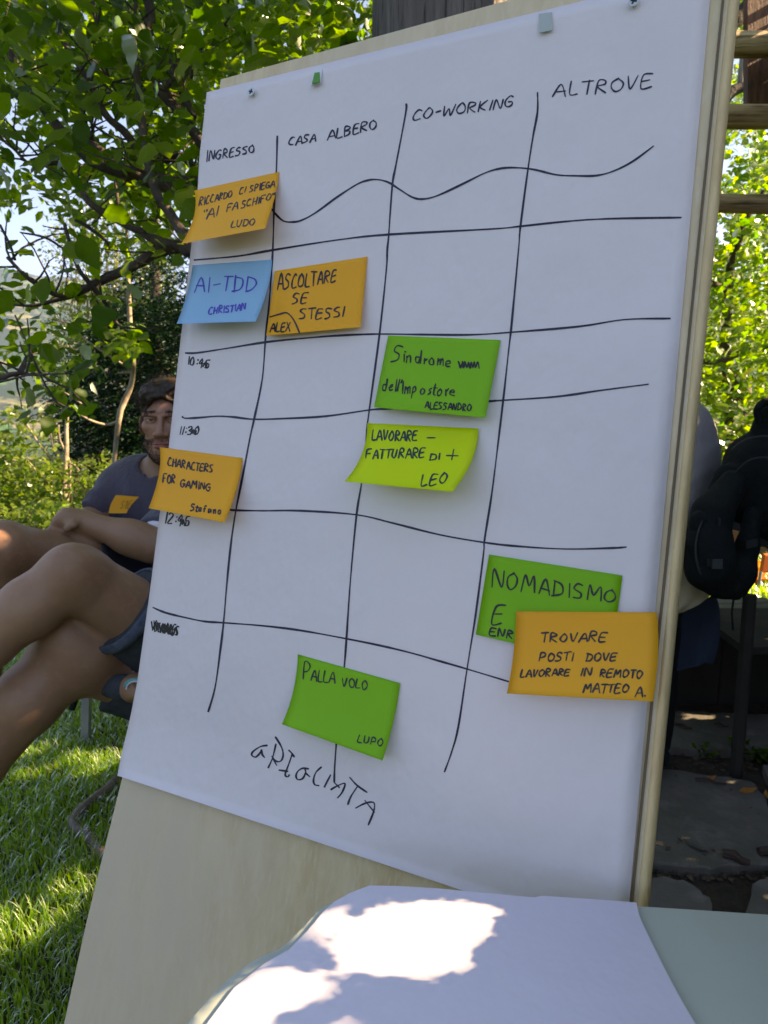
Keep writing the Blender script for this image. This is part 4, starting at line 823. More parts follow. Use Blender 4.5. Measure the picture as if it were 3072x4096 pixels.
# ------------------------------------------------------------ right side things
def thick_poly(name, pts, d, th, m, parent=None, fold=0, n=1):
    """pts (u,v[,dd]); a sheet of real thickness standing at depth d"""
    Vv = [P(p[0], p[1], d+(p[2] if len(p) > 2 else 0)) for p in pts]; k = len(Vv); Vv += [v+FW*th for v in Vv]
    return ob(name, Vv, [tuple(range(k)), tuple(range(k, 2*k))[::-1]]+[(a, a+k, (a+1) % k+k, (a+1) % k) for a in range(k)], m, parent)
bag = empty('paper_bag', P(2740, 2430, 2.2), 'crumpled beige paper carrier with an orange stripe in front of the grey top', 'bag')
gpts = []
V = []; F = []; nr, nc = 14, 10
def bagpt(a, c, s_):
    Lp = np.array([2600, 2020])*(1-a)+np.array([2600, 2500])*a
    edge = [(2716, 2092), (2751, 2142), (2800, 2225), (2850, 2375), (2795, 2420), (2739, 2446)]
    q = np.array([np.interp(a*5, range(6), [e[0] for e in edge]), np.interp(a*5, range(6), [e[1] for e in edge])])
    p = Lp*(1-c)+q*c; return P(p[0], p[1], 2.06+.012*math.sin(a*9+c*4)+.01*math.sin(c*13+a*3)+(.05+.03*math.sin(a*3))*s_)
for s_ in (0, 1):
    for r in range(nr+1):
        for c in range(nc+1): V.append(bagpt(r/nr, c/nc, s_))
o_ = (nr+1)*(nc+1)
for r in range(nr):
    for c in range(nc): q = r*(nc+1)+c; F.append((q, q+nc+1, q+nc+2, q+1)); F.append((o_+q, o_+q+1, o_+q+nc+2, o_+q+nc+1))
    q = r*(nc+1)+nc; F.append((q, q+nc+1, q+nc+1+o_, q+o_)); 
for c in range(nc):
    for r in (0, nr): q = r*(nc+1)+c; F.append((q, q+1, q+1+o_, q+o_))
ob('bag_body', V, F, M['bag'], bag, True)
bp = lambda u, v: P(u, v, 2.036)
ink('printed_letters', word('WAY', 2690, 2135, 2728, 2180, 22, .5), bp, 5, M['inkgreen'], bag)
ink('printed_stripe', [[(2690, 2242), (2750, 2193)], [(2690, 2254), (2750, 2205)]], bp, 6, M['orangeprint'], bag)
pk = empty('backpack', P(2940, 2390, 2.0), 'black backpack hanging with its thick padded straps beside the board', 'backpack')
bd = 2.05
s8 = SDF(Pn(2700, 2480, 1.8)-np.array([.05, .15, 0]), Pn(3420, 1540, 2.5)+np.array([0, .2, 0]), .006)
s8.cap(Pn(3030, 1840, bd+.05), Pn(3250, 1850, bd+.05), .088, .16, .04); s8.ell(Pn(3090, 1940, bd+.05), (.158, .10, .16), None, .05); s8.ell(Pn(3150, 2080, bd+.12), (.13, .09, .11), None, .05)
s8.cap(Pn(3090, 1660, bd), Pn(3200, 1680, bd), .045, .06, .03); s8.cap(Pn(3050, 1715, bd), Pn(3200, 1730, bd), .03, .04, .02)
s8.cap(Pn(2900, 1900, bd), Pn(2880, 1960, bd), .03, .03, .02)
s8.noise(.006, 24, 51, 9); s8.noise(.003, 60, 52, 8); sdfob('pack_body', s8, M['blackcloth'], pk)
def strap(path, w_, th, name, m=M['blackcloth'], parent=pk):
    s_ = SDF(np.minimum.reduce([Pn(*p[:3]) for p in path])-.12, np.maximum.reduce([Pn(*p[:3]) for p in path])+.12, .006)
    for a, b_ in zip(path[:-1], path[1:]): s_.cap(Pn(*a[:3]), Pn(*b_[:3]), wr(a[3], a[2]), wr(b_[3], b_[2]), .02)
    s_.noise(.0030, 40, 3, 7); return sdfob(name, s_, m, parent)
strap([(2925, 1935, 2.0, 52), (2850, 2050, 1.98, 72), (2828, 2180, 1.97, 84), (2842, 2270, 1.97, 90), (2890, 2330, 1.98, 62), (2940, 2370, 1.99, 30)], 0, 0, 'shoulder_strap')
strap([(2800, 2075, 1.96, 40), (2800, 2130, 1.96, 36)], 0, 0, 'side_pocket')
strap([(3012, 2060, 2.02, 32), (2986, 2180, 2.02, 42), (2958, 2290, 2.02, 58), (2940, 2340, 2.02, 54)], 0, 0, 'shoulder_strap')
M['webbing'] = mat('grey_webbing', (.022, .028, .03), .7, (200, (.012, .015, .016)), (400, .4)); M['piping'] = mat('dark_piping', (.02, .03, .032), .6)
def line(name, path, r_, m, parent): V = []; F = []; q = catmull(path, 6); tube(V, F, [P(a[0], a[1], a[2]) for a in q], [r_]*len(q), 6); return ob(name, V, F, m, parent, True)
line('piping', [(2905, 1935, 1.985), (2850, 2010, 1.955), (2806, 2090, 1.935), (2782, 2190, 1.925), (2800, 2290, 1.925), (2850, 2345, 1.94)], .0028, M['piping'], pk)
line('piping', [(2950, 1990, 1.975), (2905, 2080, 1.935), (2880, 2190, 1.925), (2900, 2290, 1.935)], .0022, M['piping'], pk)
line('piping', [(2925, 1800, 1.98), (2980, 1760, 1.965), (3050, 1745, 1.96), (3120, 1750, 1.95)], .0025, M['piping'], pk)
line('zip', [(2935, 1900, 1.985), (2990, 1845, 1.95), (3060, 1830, 1.93), (3130, 1850, 1.92)], .0032, M['webbing'], pk)
line('grab_loop', [(3040, 1690, 2.0), (3030, 1640, 1.99), (3060, 1608, 1.98), (3110, 1612, 1.98), (3125, 1650, 1.98)], .011, M['blackcloth'], pk)
for w0, w1 in (((2870, 2085, 1.915), (2960, 2110, 1.97)), ((2830, 2250, 1.90), (2905, 2262, 1.93)), ((2985, 2180, 1.96), (3030, 2170, 1.98))):
    V = []; F = []; a = P(*w0); bb = P(*w1); box(V, F, (a+bb)/2, (bb-a)/2, UP*.011, FW*.002); ob('webbing', V, F, M['webbing'], pk)
V = []; F = []; box(V, F, P(2868, 2256, 1.895), RT*.014, UP*.013, FW*.004); ob('buckle', V, F, M['piping'], pk)
for pts in ([(2935, 2390, 1.99), (2927, 2450, 1.99), (2931, 2520, 2.0)],):
    V = []; F = []; tube(V, F, [P(*p) for p in pts], [.003]*3, 6); ob('dangling_cord', V, F, M['blackcloth'], pk)
V = []; F = []; box(V, F, P(3000, 2500, 2.12), RT*.014, FW*.01, UP*.30)
cs = empty('dark_chair', Vector((P(3000, 2500, 2.12).x, P(3000, 2500, 2.12).y, 0)), 'dark wooden chair that carries the black backpack', 'chair')
foot = onz(3000, 3200); V = []; F = []
px = P(3000, 2380, 2.15); tube(V, F, [px, Vector((px.x+.01, px.y, 0))], [.020, .020], 6); 
tag(ob('leg', V, F, M['darkwood'], cs))
for dx in (.38,):
    V = []; F = []; tube(V, F, [px+Vector((dx, 0, 0)), Vector((px.x+dx, px.y, 0))], [.02, .02], 6); ob('leg', V, F, M['darkwood'], cs)
V = []; F = []; box(V, F, Vector((px.x+.22, px.y+.02, px.z+.25)), Vector((.2, 0, 0)), Vector((0, .012, 0)), Vector((0, 0, .10))); ob('backrest', V, F, M['darkwood'], cs)
V = []; F = []; box(V, F, Vector((px.x+.22, px.y+.24, .43)), Vector((.2, 0, 0)), Vector((0, .2, 0)), Vector((0, 0, .012))); ob('seat', V, F, M['darkwood'], cs)
# navy garment
def garment(rows_, d, m, name, parent=None, amp=.012):
    V = []; F = []; n = len(rows_[0])
    q = []
    for s_ in (0, 1):
        for i, r in enumerate(rows_):
            for j, (u, v) in enumerate(r): V.append(P(u, v, d+amp*math.sin(j*2.1+i*.7)+.008*s_))
    o_ = len(rows_)*n
    for i in range(len(rows_)-1):
        for j in range(n-1): k = i*n+j; F.append((k, k+n, k+n+1, k+1)); F.append((o_+k, o_+k+1, o_+k+n+1, o_+k+n))
        for j in (0, n-1): k = i*n+j; F.append((k, k+n, k+n+o_, k+o_))
    for j in range(n-1):
        for i in (0, len(rows_)-1): k = i*n+j; F.append((k, k+1, k+1+o_, k+o_))
    o = ob(name, V, F, m, parent, True); sb = o.modifiers.new('s', 'SUBSURF'); sb.levels = sb.render_levels = 2; return o
jk = garment([[(2640, 2500), (2696, 2425), (2740, 2448), (2790, 2420), (2835, 2385), (2862, 2370)], [(2640, 2540), (2700, 2500), (2745, 2500), (2800, 2460), (2850, 2430), (2880, 2420)],
  [(2650, 2600), (2715, 2590), (2750, 2560), (2790, 2560), (2840, 2500), (2885, 2490)], [(2660, 2660), (2720, 2640), (2752, 2620), (2790, 2640), (2830, 2600), (2878, 2600)], [(2690, 2690), (2725, 2680), (2760, 2670), (2795, 2665), (2820, 2650), (2850, 2660)]], 2.18, M['navycloth'], 'navy_jacket')
tag(jk, 'navy jacket hanging in folds below the beige bag and black backpack', 'jacket')
# stone bench with dark front
bn = empty('stone_bench', onz(2950, 2840), 'low bench with a weathered stone slab top and dark wooden front behind the paving', 'bench')
x0 = onz(2650, 2840).x; yb = onz(2950, 2838).y; 
zb = .385
def obx(name, lo, hi, m, parent, bev=0):
    V = []; F = []; lo = Vector(lo); hi = Vector(hi); c = (lo+hi)/2; h = (hi-lo)/2
    box(V, F, c, Vector((h.x, 0, 0)), Vector((0, h.y, 0)), Vector((0, 0, h.z))); o = ob(name, V, F, m, parent)
    if bev: bb = o.modifiers.new('b', 'BEVEL'); bb.width = bev; bb.segments = 2
    return o
for k, (a, c) in enumerate([(.75, 1.28), (1.29, 1.62), (1.63, 2.4)]): obx('slab', (a, yb-.03, zb-.05-.004*k), (c, yb+.27, zb-.004*k), M['benchstone'], bn, .01)
for k in range(6): obx('front_board', (.8+.26*k, yb, .0), (1.055+.26*k, yb+.03, zb-.055), M['darkwood'], bn, .003)
# flagstones
pave = ob('pavement_bed', [onz(2560, 2760)+Vector((0, 0, .004)), Vector((2.6, onz(2700, 2760).y, .02)), Vector((2.6, .35, .02)), Vector((.28, .35, .02)), Vector((.38, 1.3, .02))], [(0, 1, 2, 3, 4)], M['soil'], kind='structure')
for v in pave.data.vertices: v.co.z = .022
def flag(poly, z=.022, h=.03):
    pts = [onz(u, v, z+h) for u, v in poly]; q = []
    for i, p in enumerate(pts):
        n2_ = pts[(i+1) % len(pts)]
        for k in range(4): q.append(p.lerp(n2_, k/4)+Vector((rnd.uniform(-1, 1), rnd.uniform(-1, 1), 0))*.006)
    k = len(q); c = sum(q, Vector())/k
    V = [Vector((p.x, p.y, z+h)) for p in [c+(p-c)*.985 for p in q]]+[Vector((p.x, p.y, z+h-.005)) for p in q]+[Vector((p.x, p.y, z-.02)) for p in q]
    F = [tuple(range(k))]+[(a, a+k, (a+1) % k+k, (a+1) % k) for a in range(k)]+[(a+k, a+2*k, (a+1) % k+2*k, (a+1) % k+k) for a in range(k)]
    return ob('flagstone', V, F, M['stone'], pave)
flag([(2560, 2846), (2720, 2842), (2900, 2850), (3200, 2862), (3250, 2990), (3080, 3010), (2950, 3000), (2800, 3002), (2700, 2985), (2560, 2990)])
flag([(2480, 3075), (2640, 3070), (2800, 3095), (3010, 3120), (3060, 3180), (3080, 3300), (3120, 3460), (2960, 3452), (2800, 3470), (2650, 3445), (2480, 3450)])
flag([(3050, 3060), (3300, 3050), (3380, 3380), (3160, 3420), (3110, 3200)])
flag([(2480, 3520), (2660, 3505), (2760, 3530), (2840, 3590), (2850, 3700), (2500, 3720)])
flag([(3010, 3530), (3100, 3490), (3300, 3500), (3350, 3700), (2960, 3700)])
flag([(3270, 2860), (3600, 2870), (3650, 3010), (3300, 3000)])
flag([(2200, 3090), (2440, 3080), (2440, 3450), (2100, 3440)]); flag([(2880, 3740), (3300, 3730), (3350, 4000), (2850, 4000)]); flag([(2250, 2850), (2530, 2846), (2530, 2990), (2200, 2990)])
# small debris
def flatleaf(u, v, s_, ang, m=None):
    c = onz(u, v, .056); a = Vector((math.cos(ang), math.sin(ang), 0))*s_; bb = Vector((-math.sin(ang), math.cos(ang), .3))*s_*.4
    V = [c-a, c-a*.3+bb, c+a*.4+bb*.8, c+a+Vector((0, 0, .008)), c+a*.3-bb*.7, c-a*.4-bb*.8, c+Vector((0, 0, -.003))]
    o = ob('fallen_leaf', V, [(0, 1, 6), (1, 2, 6), (2, 3, 6), (3, 4, 6), (4, 5, 6), (5, 0, 6)], m or M['dryleaf'])
    return o
dl = [(2842, 3114, .022, .3, 'small orange dry leaf near the far side of the large flagstone'), (2992, 3162, .030, .1, 'orange dry leaf on the large flagstone near the right edge'), (3066, 3180, .02, 1.2, 'curled brown leaf in the gap at the right edge of the large flagstone')]
for u, v, s_, a, l in dl: tag(flatleaf(u, v, s_, a), l, 'fallen leaf', 'dry leaves on the flagstones')
tag(flatleaf(2785, 3385, .035, 2.4, M['rock']), 'curled grey leaf lying on the near part of the large flagstone', 'fallen leaf', 'dry leaves on the flagstones')
for u0, v0, u1, v1, r_, l in [(2890, 3412, 3000, 3450, .011, 'thick purple-brown twig on the near edge of the large flagstone'), (2780, 3115, 2905, 3135, .004, 'thin dark twig lying across the large flagstone'), (2700, 2895, 2770, 2915, .005, 'dark twig on the far flagstone close to the board'), (2855, 2895, 2915, 2905, .004, 'short dark twig in the middle of the far flagstone'), (3035, 3405, 3110, 3412, .011, 'thick dark stick at the right edge of the paving')]:
    V = []; F = []; a = onz(u0, v0, .062); bb = onz(u1, v1, .062); tube(V, F, [a, a.lerp(bb, .4)+Vector((.004, .004, .002)), a.lerp(bb, .7)-Vector((.003, .003, 0)), bb], [r_, r_*1.1, r_*.9, r_*.7], 7, .15); tag(ob('twig', V, F, M['twig']), l, 'twig', 'twigs on the flagstones')
V = []; F = []; rr = random.Random(3)
for _ in range(700):
    u = rr.uniform(2540, 3300); v = rr.choice([rr.uniform(3005, 3080), rr.uniform(3455, 3520), rr.uniform(2845, 3500)]); c = onz(u, v, .03)
    if v < 3000 or 3095 < v < 3440:
        if rr.random() > .15: continue
        c = onz(u, v, .054)
    s_ = rr.uniform(.003, .012); a = rr.uniform(0, 6); d = Vector((math.cos(a), math.sin(a), rr.uniform(-.3, .3)))*s_; e_ = Vector((-math.sin(a), math.cos(a), rr.uniform(-.3, .5)))*s_*.5
    i0 = len(V); V += [c-d, c+e_, c+d, c-e_+Vector((0, 0, s_*.4))]; F += [(i0, i0+1, i0+3), (i0+1, i0+2, i0+3)]
tag(ob('leaf_litter', V, F, mat('litter', (.05, .035, .025), .9, (40, (.11, .075, .045))), kind='stuff'), 'dark crumbled leaf litter in the joints between the flagstones', 'leaf litter')
# orange chair far right, stone pillar, wooden wall
oc = empty('orange_chair', onz(3060, 2352), 'orange plastic chair with thin grey legs on the sunny lawn at the far right', 'chair')
fp = onz(3034, 2352); dch = (fp-CAM).dot(FW)
def atd(u, v): return P(u, v, dch)
V = []; F = []; a = atd(3043, 2292); bb = atd(3300, 2300); cc = atd(3055, 2216); dd = atd(3290, 2222)
V = [a, bb, dd, cc]; V += [p+Vector((0, .03, 0)) for p in V]; F = [(0, 1, 2, 3), (7, 6, 5, 4), (0, 4, 5, 1), (1, 5, 6, 2), (2, 6, 7, 3), (3, 7, 4, 0)]
o = ob('backrest', V, F, M['orangeplastic'], oc); bv = o.modifiers.new('b', 'BEVEL'); bv.width = .012; bv.segments = 3
V = []; F = []; box(V, F, (a+bb)/2+Vector((0, .28, -.06)), Vector(((bb.x-a.x)/2, 0, 0)), Vector((0, .24, 0)), Vector((0, 0, .015))); ob('seat', V, F, M['orangeplastic'], oc)
for dx, dy in ((0, 0), (bb.x-a.x-.05, 0), (0, .5), (bb.x-a.x-.05, .5)):
    V = []; F = []; tube(V, F, [a+Vector((0.0+dx, dy, .01)), Vector((fp.x+dx, fp.y+dy, -.01))], [.011, .010], 8); ob('leg', V, F, M['alu'], oc)
s9 = SDF(Pn(3040, 2250, 6.2)-np.array([.1, .3, .2]), Pn(3250, 1950, 6.2)+np.array([.3, .3, .3]), .025); s9.ell(Pn(3150, 2110, 6.2), (.24, .2, .30)); s9.ell(Pn(3130, 2010, 6.2), (.2, .2, .2), None, .05); s9.noise(.02, 14, 3, 8); s9.noise(.01, 40, 4, 8)
tag(sdfob('boulder', s9, M['rock']), 'rough grey boulder standing behind the orange chair', 'rock')
wl = empty('wooden_fence', onz(3080, 2345)+Vector((0, .7, 0)), 'low brown board fence at the back of the sunny lawn', 'fence')
wy = onz(3000, 2348).y+.75
for k in range(14): obx('board', (1.0+.22*k, wy, gh(2, wy)-.1), (1.21+.22*k, wy+.03, .30), mat('fence_brown', (.10, .065, .035), .8, (6, (.06, .04, .02))) if k == 0 else bpy.data.materials['fence_brown'], wl)
# pergola
pg = empty('pergola', Vector((1.9, 2.8, 0)), 'rustic wooden pergola of round logs with a hanging plank at the upper right', 'pergola')
def log(u0, v0, u1, v1, d0_, d1_, r0_, r1_, name='log', m=None, seg=12):
    V = []; F = []; n = 12; tube(V, F, [P(u0+(u1-u0)*k/n, v0+(v1-v0)*k/n+rnd.uniform(-2, 2), d0_+(d1_-d0_)*k/n) for k in range(n+1)], [wr(r0_+(r1_-r0_)*k/n, d0_)*(1+rnd.uniform(-.04, .04)) for k in range(n+1)], seg, .02)
    return ob(name, V, F, m or M['log'], pg, True)
log(2500, 176, 3800, 184, 2.9, 2.9, 47, 50); log(2480, 462, 3800, 474, 2.9, 2.9, 46, 44); log(2450, 812, 3800, 820, 2.9, 2.9, 36, 38)
V = []; F = []; box(V, F, P(3060, 195, 3.05), RT*.085, FW*.02, UP*.26); ob('hanging_plank', V, F, M['plank'], pg)
for (x, y) in ((P(3760, 500, 2.9).x, 2.9), ):
    V = []; F = []; tube(V, F, [Vector((x, y, 0)), Vector((x, y, 3.1))], [.075, .07], 12, .03); ob('post', V, F, M['log'], pg, True)
# thick weathered post behind the board
V = []; F = []; qx = []
nz_ = 24; ng = 28
base = P(1790, 100, 1.75)
for k in range(nz_+1):
    z_ = -.05+3.4*k/nz_
    for a in range(ng):
        t_ = 2*math.pi*a/ng; r = .185*(1+.05*math.sin(5*t_+1)+.035*math.sin(11*t_+z_*.8)+.03*math.sin(17*t_+2)); V.append(Vector((base.x+.005*math.sin(z_*3)+r*math.cos(t_)*(1.02-.01*z_), base.y+r*math.sin(t_), z_)))
for k in range(nz_):
    for a in range(ng): F.append((k*ng+a, k*ng+(a+1) % ng, (k+1)*ng+(a+1) % ng, (k+1)*ng+a))
F.append(tuple(nz_*ng+a for a in range(ng)))
tag(ob('wooden_post', V, F, M['greybark'], smooth=True), 'thick weathered grey wooden post rising behind the top of the board', 'post')
# ------------------------------------------------------------ chairs at the left
ch = empty('folding_chair', Vector((P(480, 2700, 2.3).x, 2.3, 0)), 'folding chair with square grey legs under the seated bearded man', 'chair')
lf_ = onz(343, 2975); top_ = P(350, 2600, (lf_-CAM).dot(FW)-.03)
def leg4(a, bb, w_, parent, m, name='leg'):
    V = []; F = []; c = (a+bb)/2; d = (bb-a)/2; n1_ = Vector((1, 0, 0)); n2_ = d.normalized().cross(n1_).normalized(); n1_ = n2_.cross(d.normalized()); box(V, F, c, d, n1_*w_, n2_*w_); return ob(name, V, F, m, parent)
leg4(lf_, top_, .0135, ch, M['alu']); leg4(lf_+Vector((.46, .05, 0)), top_+Vector((.46, .05, 0)), .0135, ch, M['alu']); leg4(lf_+Vector((.0, .42, 0)), top_+Vector((0, .30, 0)), .0135, ch, M['alu']); leg4(lf_+Vector((.46, .42, 0)), top_+Vector((.46, .35, 0)), .0135, ch, M['alu'])
st = top_.z; obx('seat', (top_.x-.02, top_.y-.03, st-.02), (top_.x+.5, top_.y+.42, st), M['blackcloth'], ch, .005)
obx('backrest', (top_.x+.02, top_.y+.42, st+.12), (top_.x+.5, top_.y+.44, st+.50), M['blackcloth'], ch, .005)
V = []; F = []; tube(V, F, [P(318, 2740, 2.35), P(305, 2790, 2.35), P(288, 2835, 2.36)], [.012]*3, 6); ob('strap', V, F, M['blackcloth'], ch)
V = []; F = []; tube(V, F, [onz(222, 2802, .02), onz(268, 2820, .02)], [.006]*2, 6); tag(ob('white_stick', V, F, M['whitecloth']), 'short white rod lying in the grass under the bare leg', 'rod')
c2_ = empty('tubular_chair', onz(700, 3100), 'chair with a bent brown tube base resting on the grass beside the board', 'chair')
V = []; F = []; pp = [onz(700, 2960, .02), onz(485, 3106, .02), onz(436, 3153, .02), onz(376, 3198, .02), onz(322, 3242, .02), onz(296, 3282, .02), onz(296, 3312, .02), onz(337, 3339, .02), onz(376, 3373, .02), onz(411, 3418, .02), onz(620, 3620, .02)]
q = catmull([tuple(p) for p in pp], 4); tube(V, F, [Vector(p) for p in q], [.0165]*len(q), 10); ob('tube_base', V, F, M['browntube'], c2_, True)
for p0, p1 in ((pp[0], Vector((-.33, 1.95, .42))), (pp[-1], Vector((-.28, 1.55, .42)))):
    V = []; F = []; tube(V, F, [p0, p1], [.0165]*2, 10); ob('leg', V, F, M['browntube'], c2_, True)
obx('seat', (-.52, 1.52, .415), (-.16, 1.98, .435), M['blackcloth'], c2_, .008)

# ------------------------------------------------------------ leaves
def inpoly(x, y, poly):
    c = np.zeros(x.shape, bool); n = len(poly); j = n-1
    for i in range(n):
        xi, yi = poly[i]; xj, yj = poly[j]; c ^= ((yi > y) != (yj > y)) & (x < (xj-xi)*(y-yi)/((yj-yi) or 1e-9)+xi); j = i
    return c
z8 = lambda L: [(700+1.43*a, 3400+1.43*c) for a, c in L]
TAB = [z8([(500, 190), (560, 160), (700, 148), (850, 155), (915, 160), (915, 178), (880, 185), (885, 225), (850, 240), (810, 310), (800, 350), (650, 362), (500, 362), (430, 340), (430, 280), (460, 220)]),
 z8([(400, 165), (440, 150), (480, 170), (475, 205), (420, 258), (350, 285), (310, 280)]), z8([(290, 305), (350, 320), (430, 360), (470, 390), (430, 425), (330, 445), (250, 487), (230, 560), (0, 560), (60, 450), (110, 400), (200, 340)]), z8([(400, 490), (430, 475), (540, 478), (600, 500), (520, 560), (400, 540)])]
GR = [[(226, 2755), (325, 2760), (325, 2796), (226, 2790)], [(371, 2762), (452, 2762), (452, 2780), (371, 2782)], [(430, 2791), (490, 2785), (515, 2830), (500, 2862), (440, 2850)], [(100, 2930), (180, 2890), (335, 2886), (335, 2925), (230, 2960), (120, 3010), (60, 3020)],
 [(300, 3010), (495, 2985), (500, 3045), (330, 3055)], [(-60, 3170), (0, 3150), (100, 3130), (300, 3100), (450, 3065), (500, 3075), (445, 3145), (370, 3195), (250, 3205), (130, 3255), (60, 3295), (-60, 3310)],
 [(-60, 3570), (0, 3560), (150, 3535), (250, 3480), (320, 3500), (370, 3540), (370, 3600), (250, 3640), (170, 3700), (100, 3755), (0, 3790), (-60, 3800)], [(80, 3062), (200, 3062), (190, 3082), (80, 3085)], [(380, 3400), (420, 3380), (410, 3440)]]
def shrink(p, f): cx = sum(a for a, _ in p)/len(p); cy = sum(b for _, b in p)/len(p); return [(cx+(a-cx)*f, cy+(b-cy)*f) for a, b in p]
tw = [[tuple(onz(u, v, TZ).xy) for u, v in shrink(p, (.90, .62, .72, .7)[i])] for i, p in enumerate(TAB)]; gw = [[tuple(onz(u, v, .03).xy) for u, v in p] for p in GR]
sp = [(Pn(672, 1552, 2.12), .035), (Pn(60, 2085, 1.75), .030), (Pn(120, 2105, 1.80), .018), (Pn(600, 2195, 1.97), .04), (Pn(2792, 1740, 2.40), .045), (Pn(1950, 30, .9), .03), (Pn(360, 2062, 1.95), .012), (Pn(2800, 2870, 2.6), .02), (Pn(80, 1900, 5.3), .5), (Pn(60, 1720, 5.3), .35), (Pn(150, 2080, 4.6), .4), (Pn(380, 2020, 4.6), .3), (Pn(-200, 2000, 5.0), .4), (Pn(524, 1300, 3.4), .03), (Pn(2700, 1700, 5), 0)]
S_ = np.array(SUN)
def cull(CV):
    """leaves (n, k, 3) that would stand in the way of the sun patches the photo shows"""
    hit = np.zeros(len(CV), bool)
    for polys, zz in ((tw, TZ), (gw, .03)):
        t_ = (CV[..., 2]-zz)/S_[2]; hx = CV[..., 0]-S_[0]*t_; hy = CV[..., 1]-S_[1]*t_
        for p in polys: hit |= (inpoly(hx, hy, p) & (t_ > 0)).any(1)
    for c, r in sp:
        if r <= 0: continue
        rel = CV-c; t_ = rel@S_; dd = np.linalg.norm(rel-t_[..., None]*S_, axis=2); hit |= ((dd < r) & (t_ > .1)).any(1)
    return hit
def leafshape(kind):
    if kind == 0: out = [(0, .0), (.22, .10), (.36, .32), (.34, .55), (.20, .80), (0, 1.0)]
    elif kind == 1: out = [(0, .0), (.30, .02), (.42, .28), (.36, .55), (.18, .82), (0, 1.02)]
    elif kind == 2: out = [(0, .0), (.16, .12), (.30, .40), (.24, .66), (.12, .86), (0, 1.0)]
    else: out = [(0, 0), (.28, .35), (.18, .75), (0, 1)]
    if kind < 3:
        o2 = []
        for (xa, ya_), (xb, yb_) in zip(out[:-1], out[1:]):
            o2.append((xa, ya_)); o2.append(((xa+xb)/2*1.05+.012, (ya_+yb_)/2+.01))
        out = o2+[(0, out[-1][1]+.06)]
    n = len(out); V = []; 
    for i, (x, y) in enumerate(out):
        zc = -.14*y*y
        V.append((0, y, zc))
    for sx in (-1, 1):
        for i, (x, y) in enumerate(out[1:-1]): V.append((sx*x, y, -.14*y*y+.13*abs(x)+.03*math.sin(y*14)))
    F = []; k = n-2
    for s_, o_ in ((0, n), (1, n+k)):
        rim = [0]+[o_+i for i in range(k)]+[n-1]
        for i in range(n-1):
            f = [i, i+1, rim[i+1], rim[i]] if s_ == 0 else [i, rim[i], rim[i+1], i+1]
            g_ = []
            for v in f:
                if v not in g_: g_.append(v)
            F.append(tuple(g_))
    return np.array(V, float), F
LS = [leafshape(k) for k in range(4)]
def small_leaf():  # two-triangle folded leaf
    return np.array([(0, 0, 0), (.3, .5, .08), (0, 1, -.1), (-.3, .5, .08)], float), np.array([(0, 1, 2), (0, 2, 3)])
def mid_leaf():
    return np.array([(0, 0, 0), (.26, .25, .06), (.30, .6, .04), (0, 1, -.14), (-.30, .6, .04), (-.26, .25, .06), (0, .5, -.03)], float), np.array([(0, 1, 6), (1, 2, 6), (2, 3, 6), (3, 4, 6), (4, 5, 6), (5, 0, 6)])
def frames(n, droop=.5, face=None):
    """random leaf frames: Y along the leaf (drooping), Z roughly up"""
    y = rng.normal(size=(n, 3)); y[:, 2] = y[:, 2]*.5-droop; y /= np.linalg.norm(y, axis=1)[:, None]
    z = rng.normal(size=(n, 3))*.6+np.array([0, 0, 1.0]) if face is None else rng.normal(size=(n, 3))*.6+face
    x = np.cross(y, z); x /= np.linalg.norm(x, axis=1)[:, None]; z = np.cross(x, y); return x, y, z
def leafmass(name, pts, size, m, parent, shape='mid', droop=.5, kind='stuff', wid=1.0, face=None):
    V0, F0 = mid_leaf() if shape == 'mid' else small_leaf(); n = len(pts); x, y, z = frames(n, droop, face); s_ = size*rng.uniform(.4, 1.3, n) if np.isscalar(size) else size
    V = pts[:, None, :]+s_[:, None, None]*(V0[None, :, 0, None]*wid*x[:, None]+V0[None, :, 1, None]*y[:, None]+V0[None, :, 2, None]*z[:, None])
    F = (np.arange(n)*len(V0))[:, None, None]+F0[None]; return ob(name, V.reshape(-1, 3), F.reshape(-1, 3), m, parent, False, kind)
leaf_me = [mkmesh('leaf', LS[k][0], LS[k][1], M['leafobj'], True) for k in range(3)]
hleaf_me = [mkmesh('leaf', LS[k][0], LS[k][1], M['hedgeleafobj'], True) for k in range(3)]
def leafobjs(pts, size, parent, meshes, droop=.5):
    x, y, z = frames(len(pts), droop); inv = parent.matrix_basis.inverted() if False else Matrix.Translation(-parent.location)
    for i, p in enumerate(pts):
        o = bpy.data.objects.new('leaf', meshes[i % len(meshes)]); C.objects.link(o); o.parent = parent
        s_ = size*rnd.uniform(.5, 1.35); R3 = Matrix((x[i], y[i], z[i])).transposed().to_4x4()
        o.matrix_local = Matrix.Translation(Vector(p)-parent.location) @ R3 @ Matrix.Scale(s_, 4)
def unproj(u, v, d):
    u = np.asarray(u, float); v = np.asarray(v, float); r = (u-1536)/FPX; q = -(v-2048)/FPX
    return np.stack([r*d, d*(FW.y+q*UP.y), CAMZ+d*(FW.z+q*UP.z)], -1)
def sample(n, boxpx, dens, dr, far=1.0):
    out = []
    while sum(map(len, out)) < n:
        u = rng.uniform(boxpx[0], boxpx[2], 4000); v = rng.uniform(boxpx[1], boxpx[3], 4000); k = rng.random(4000) < dens(u, v); d = rng.uniform(0, 1, 4000)**far*(dr[1]-dr[0])+dr[0]
        out.append(np.stack([u[k], v[k], d[k]], 1))
    return np.concatenate(out)[:n]
def G(u, v, cx, cy, sx, sy, p=2): return np.exp(-(np.abs((u-cx)/sx)**p+np.abs((v-cy)/sy)**p))
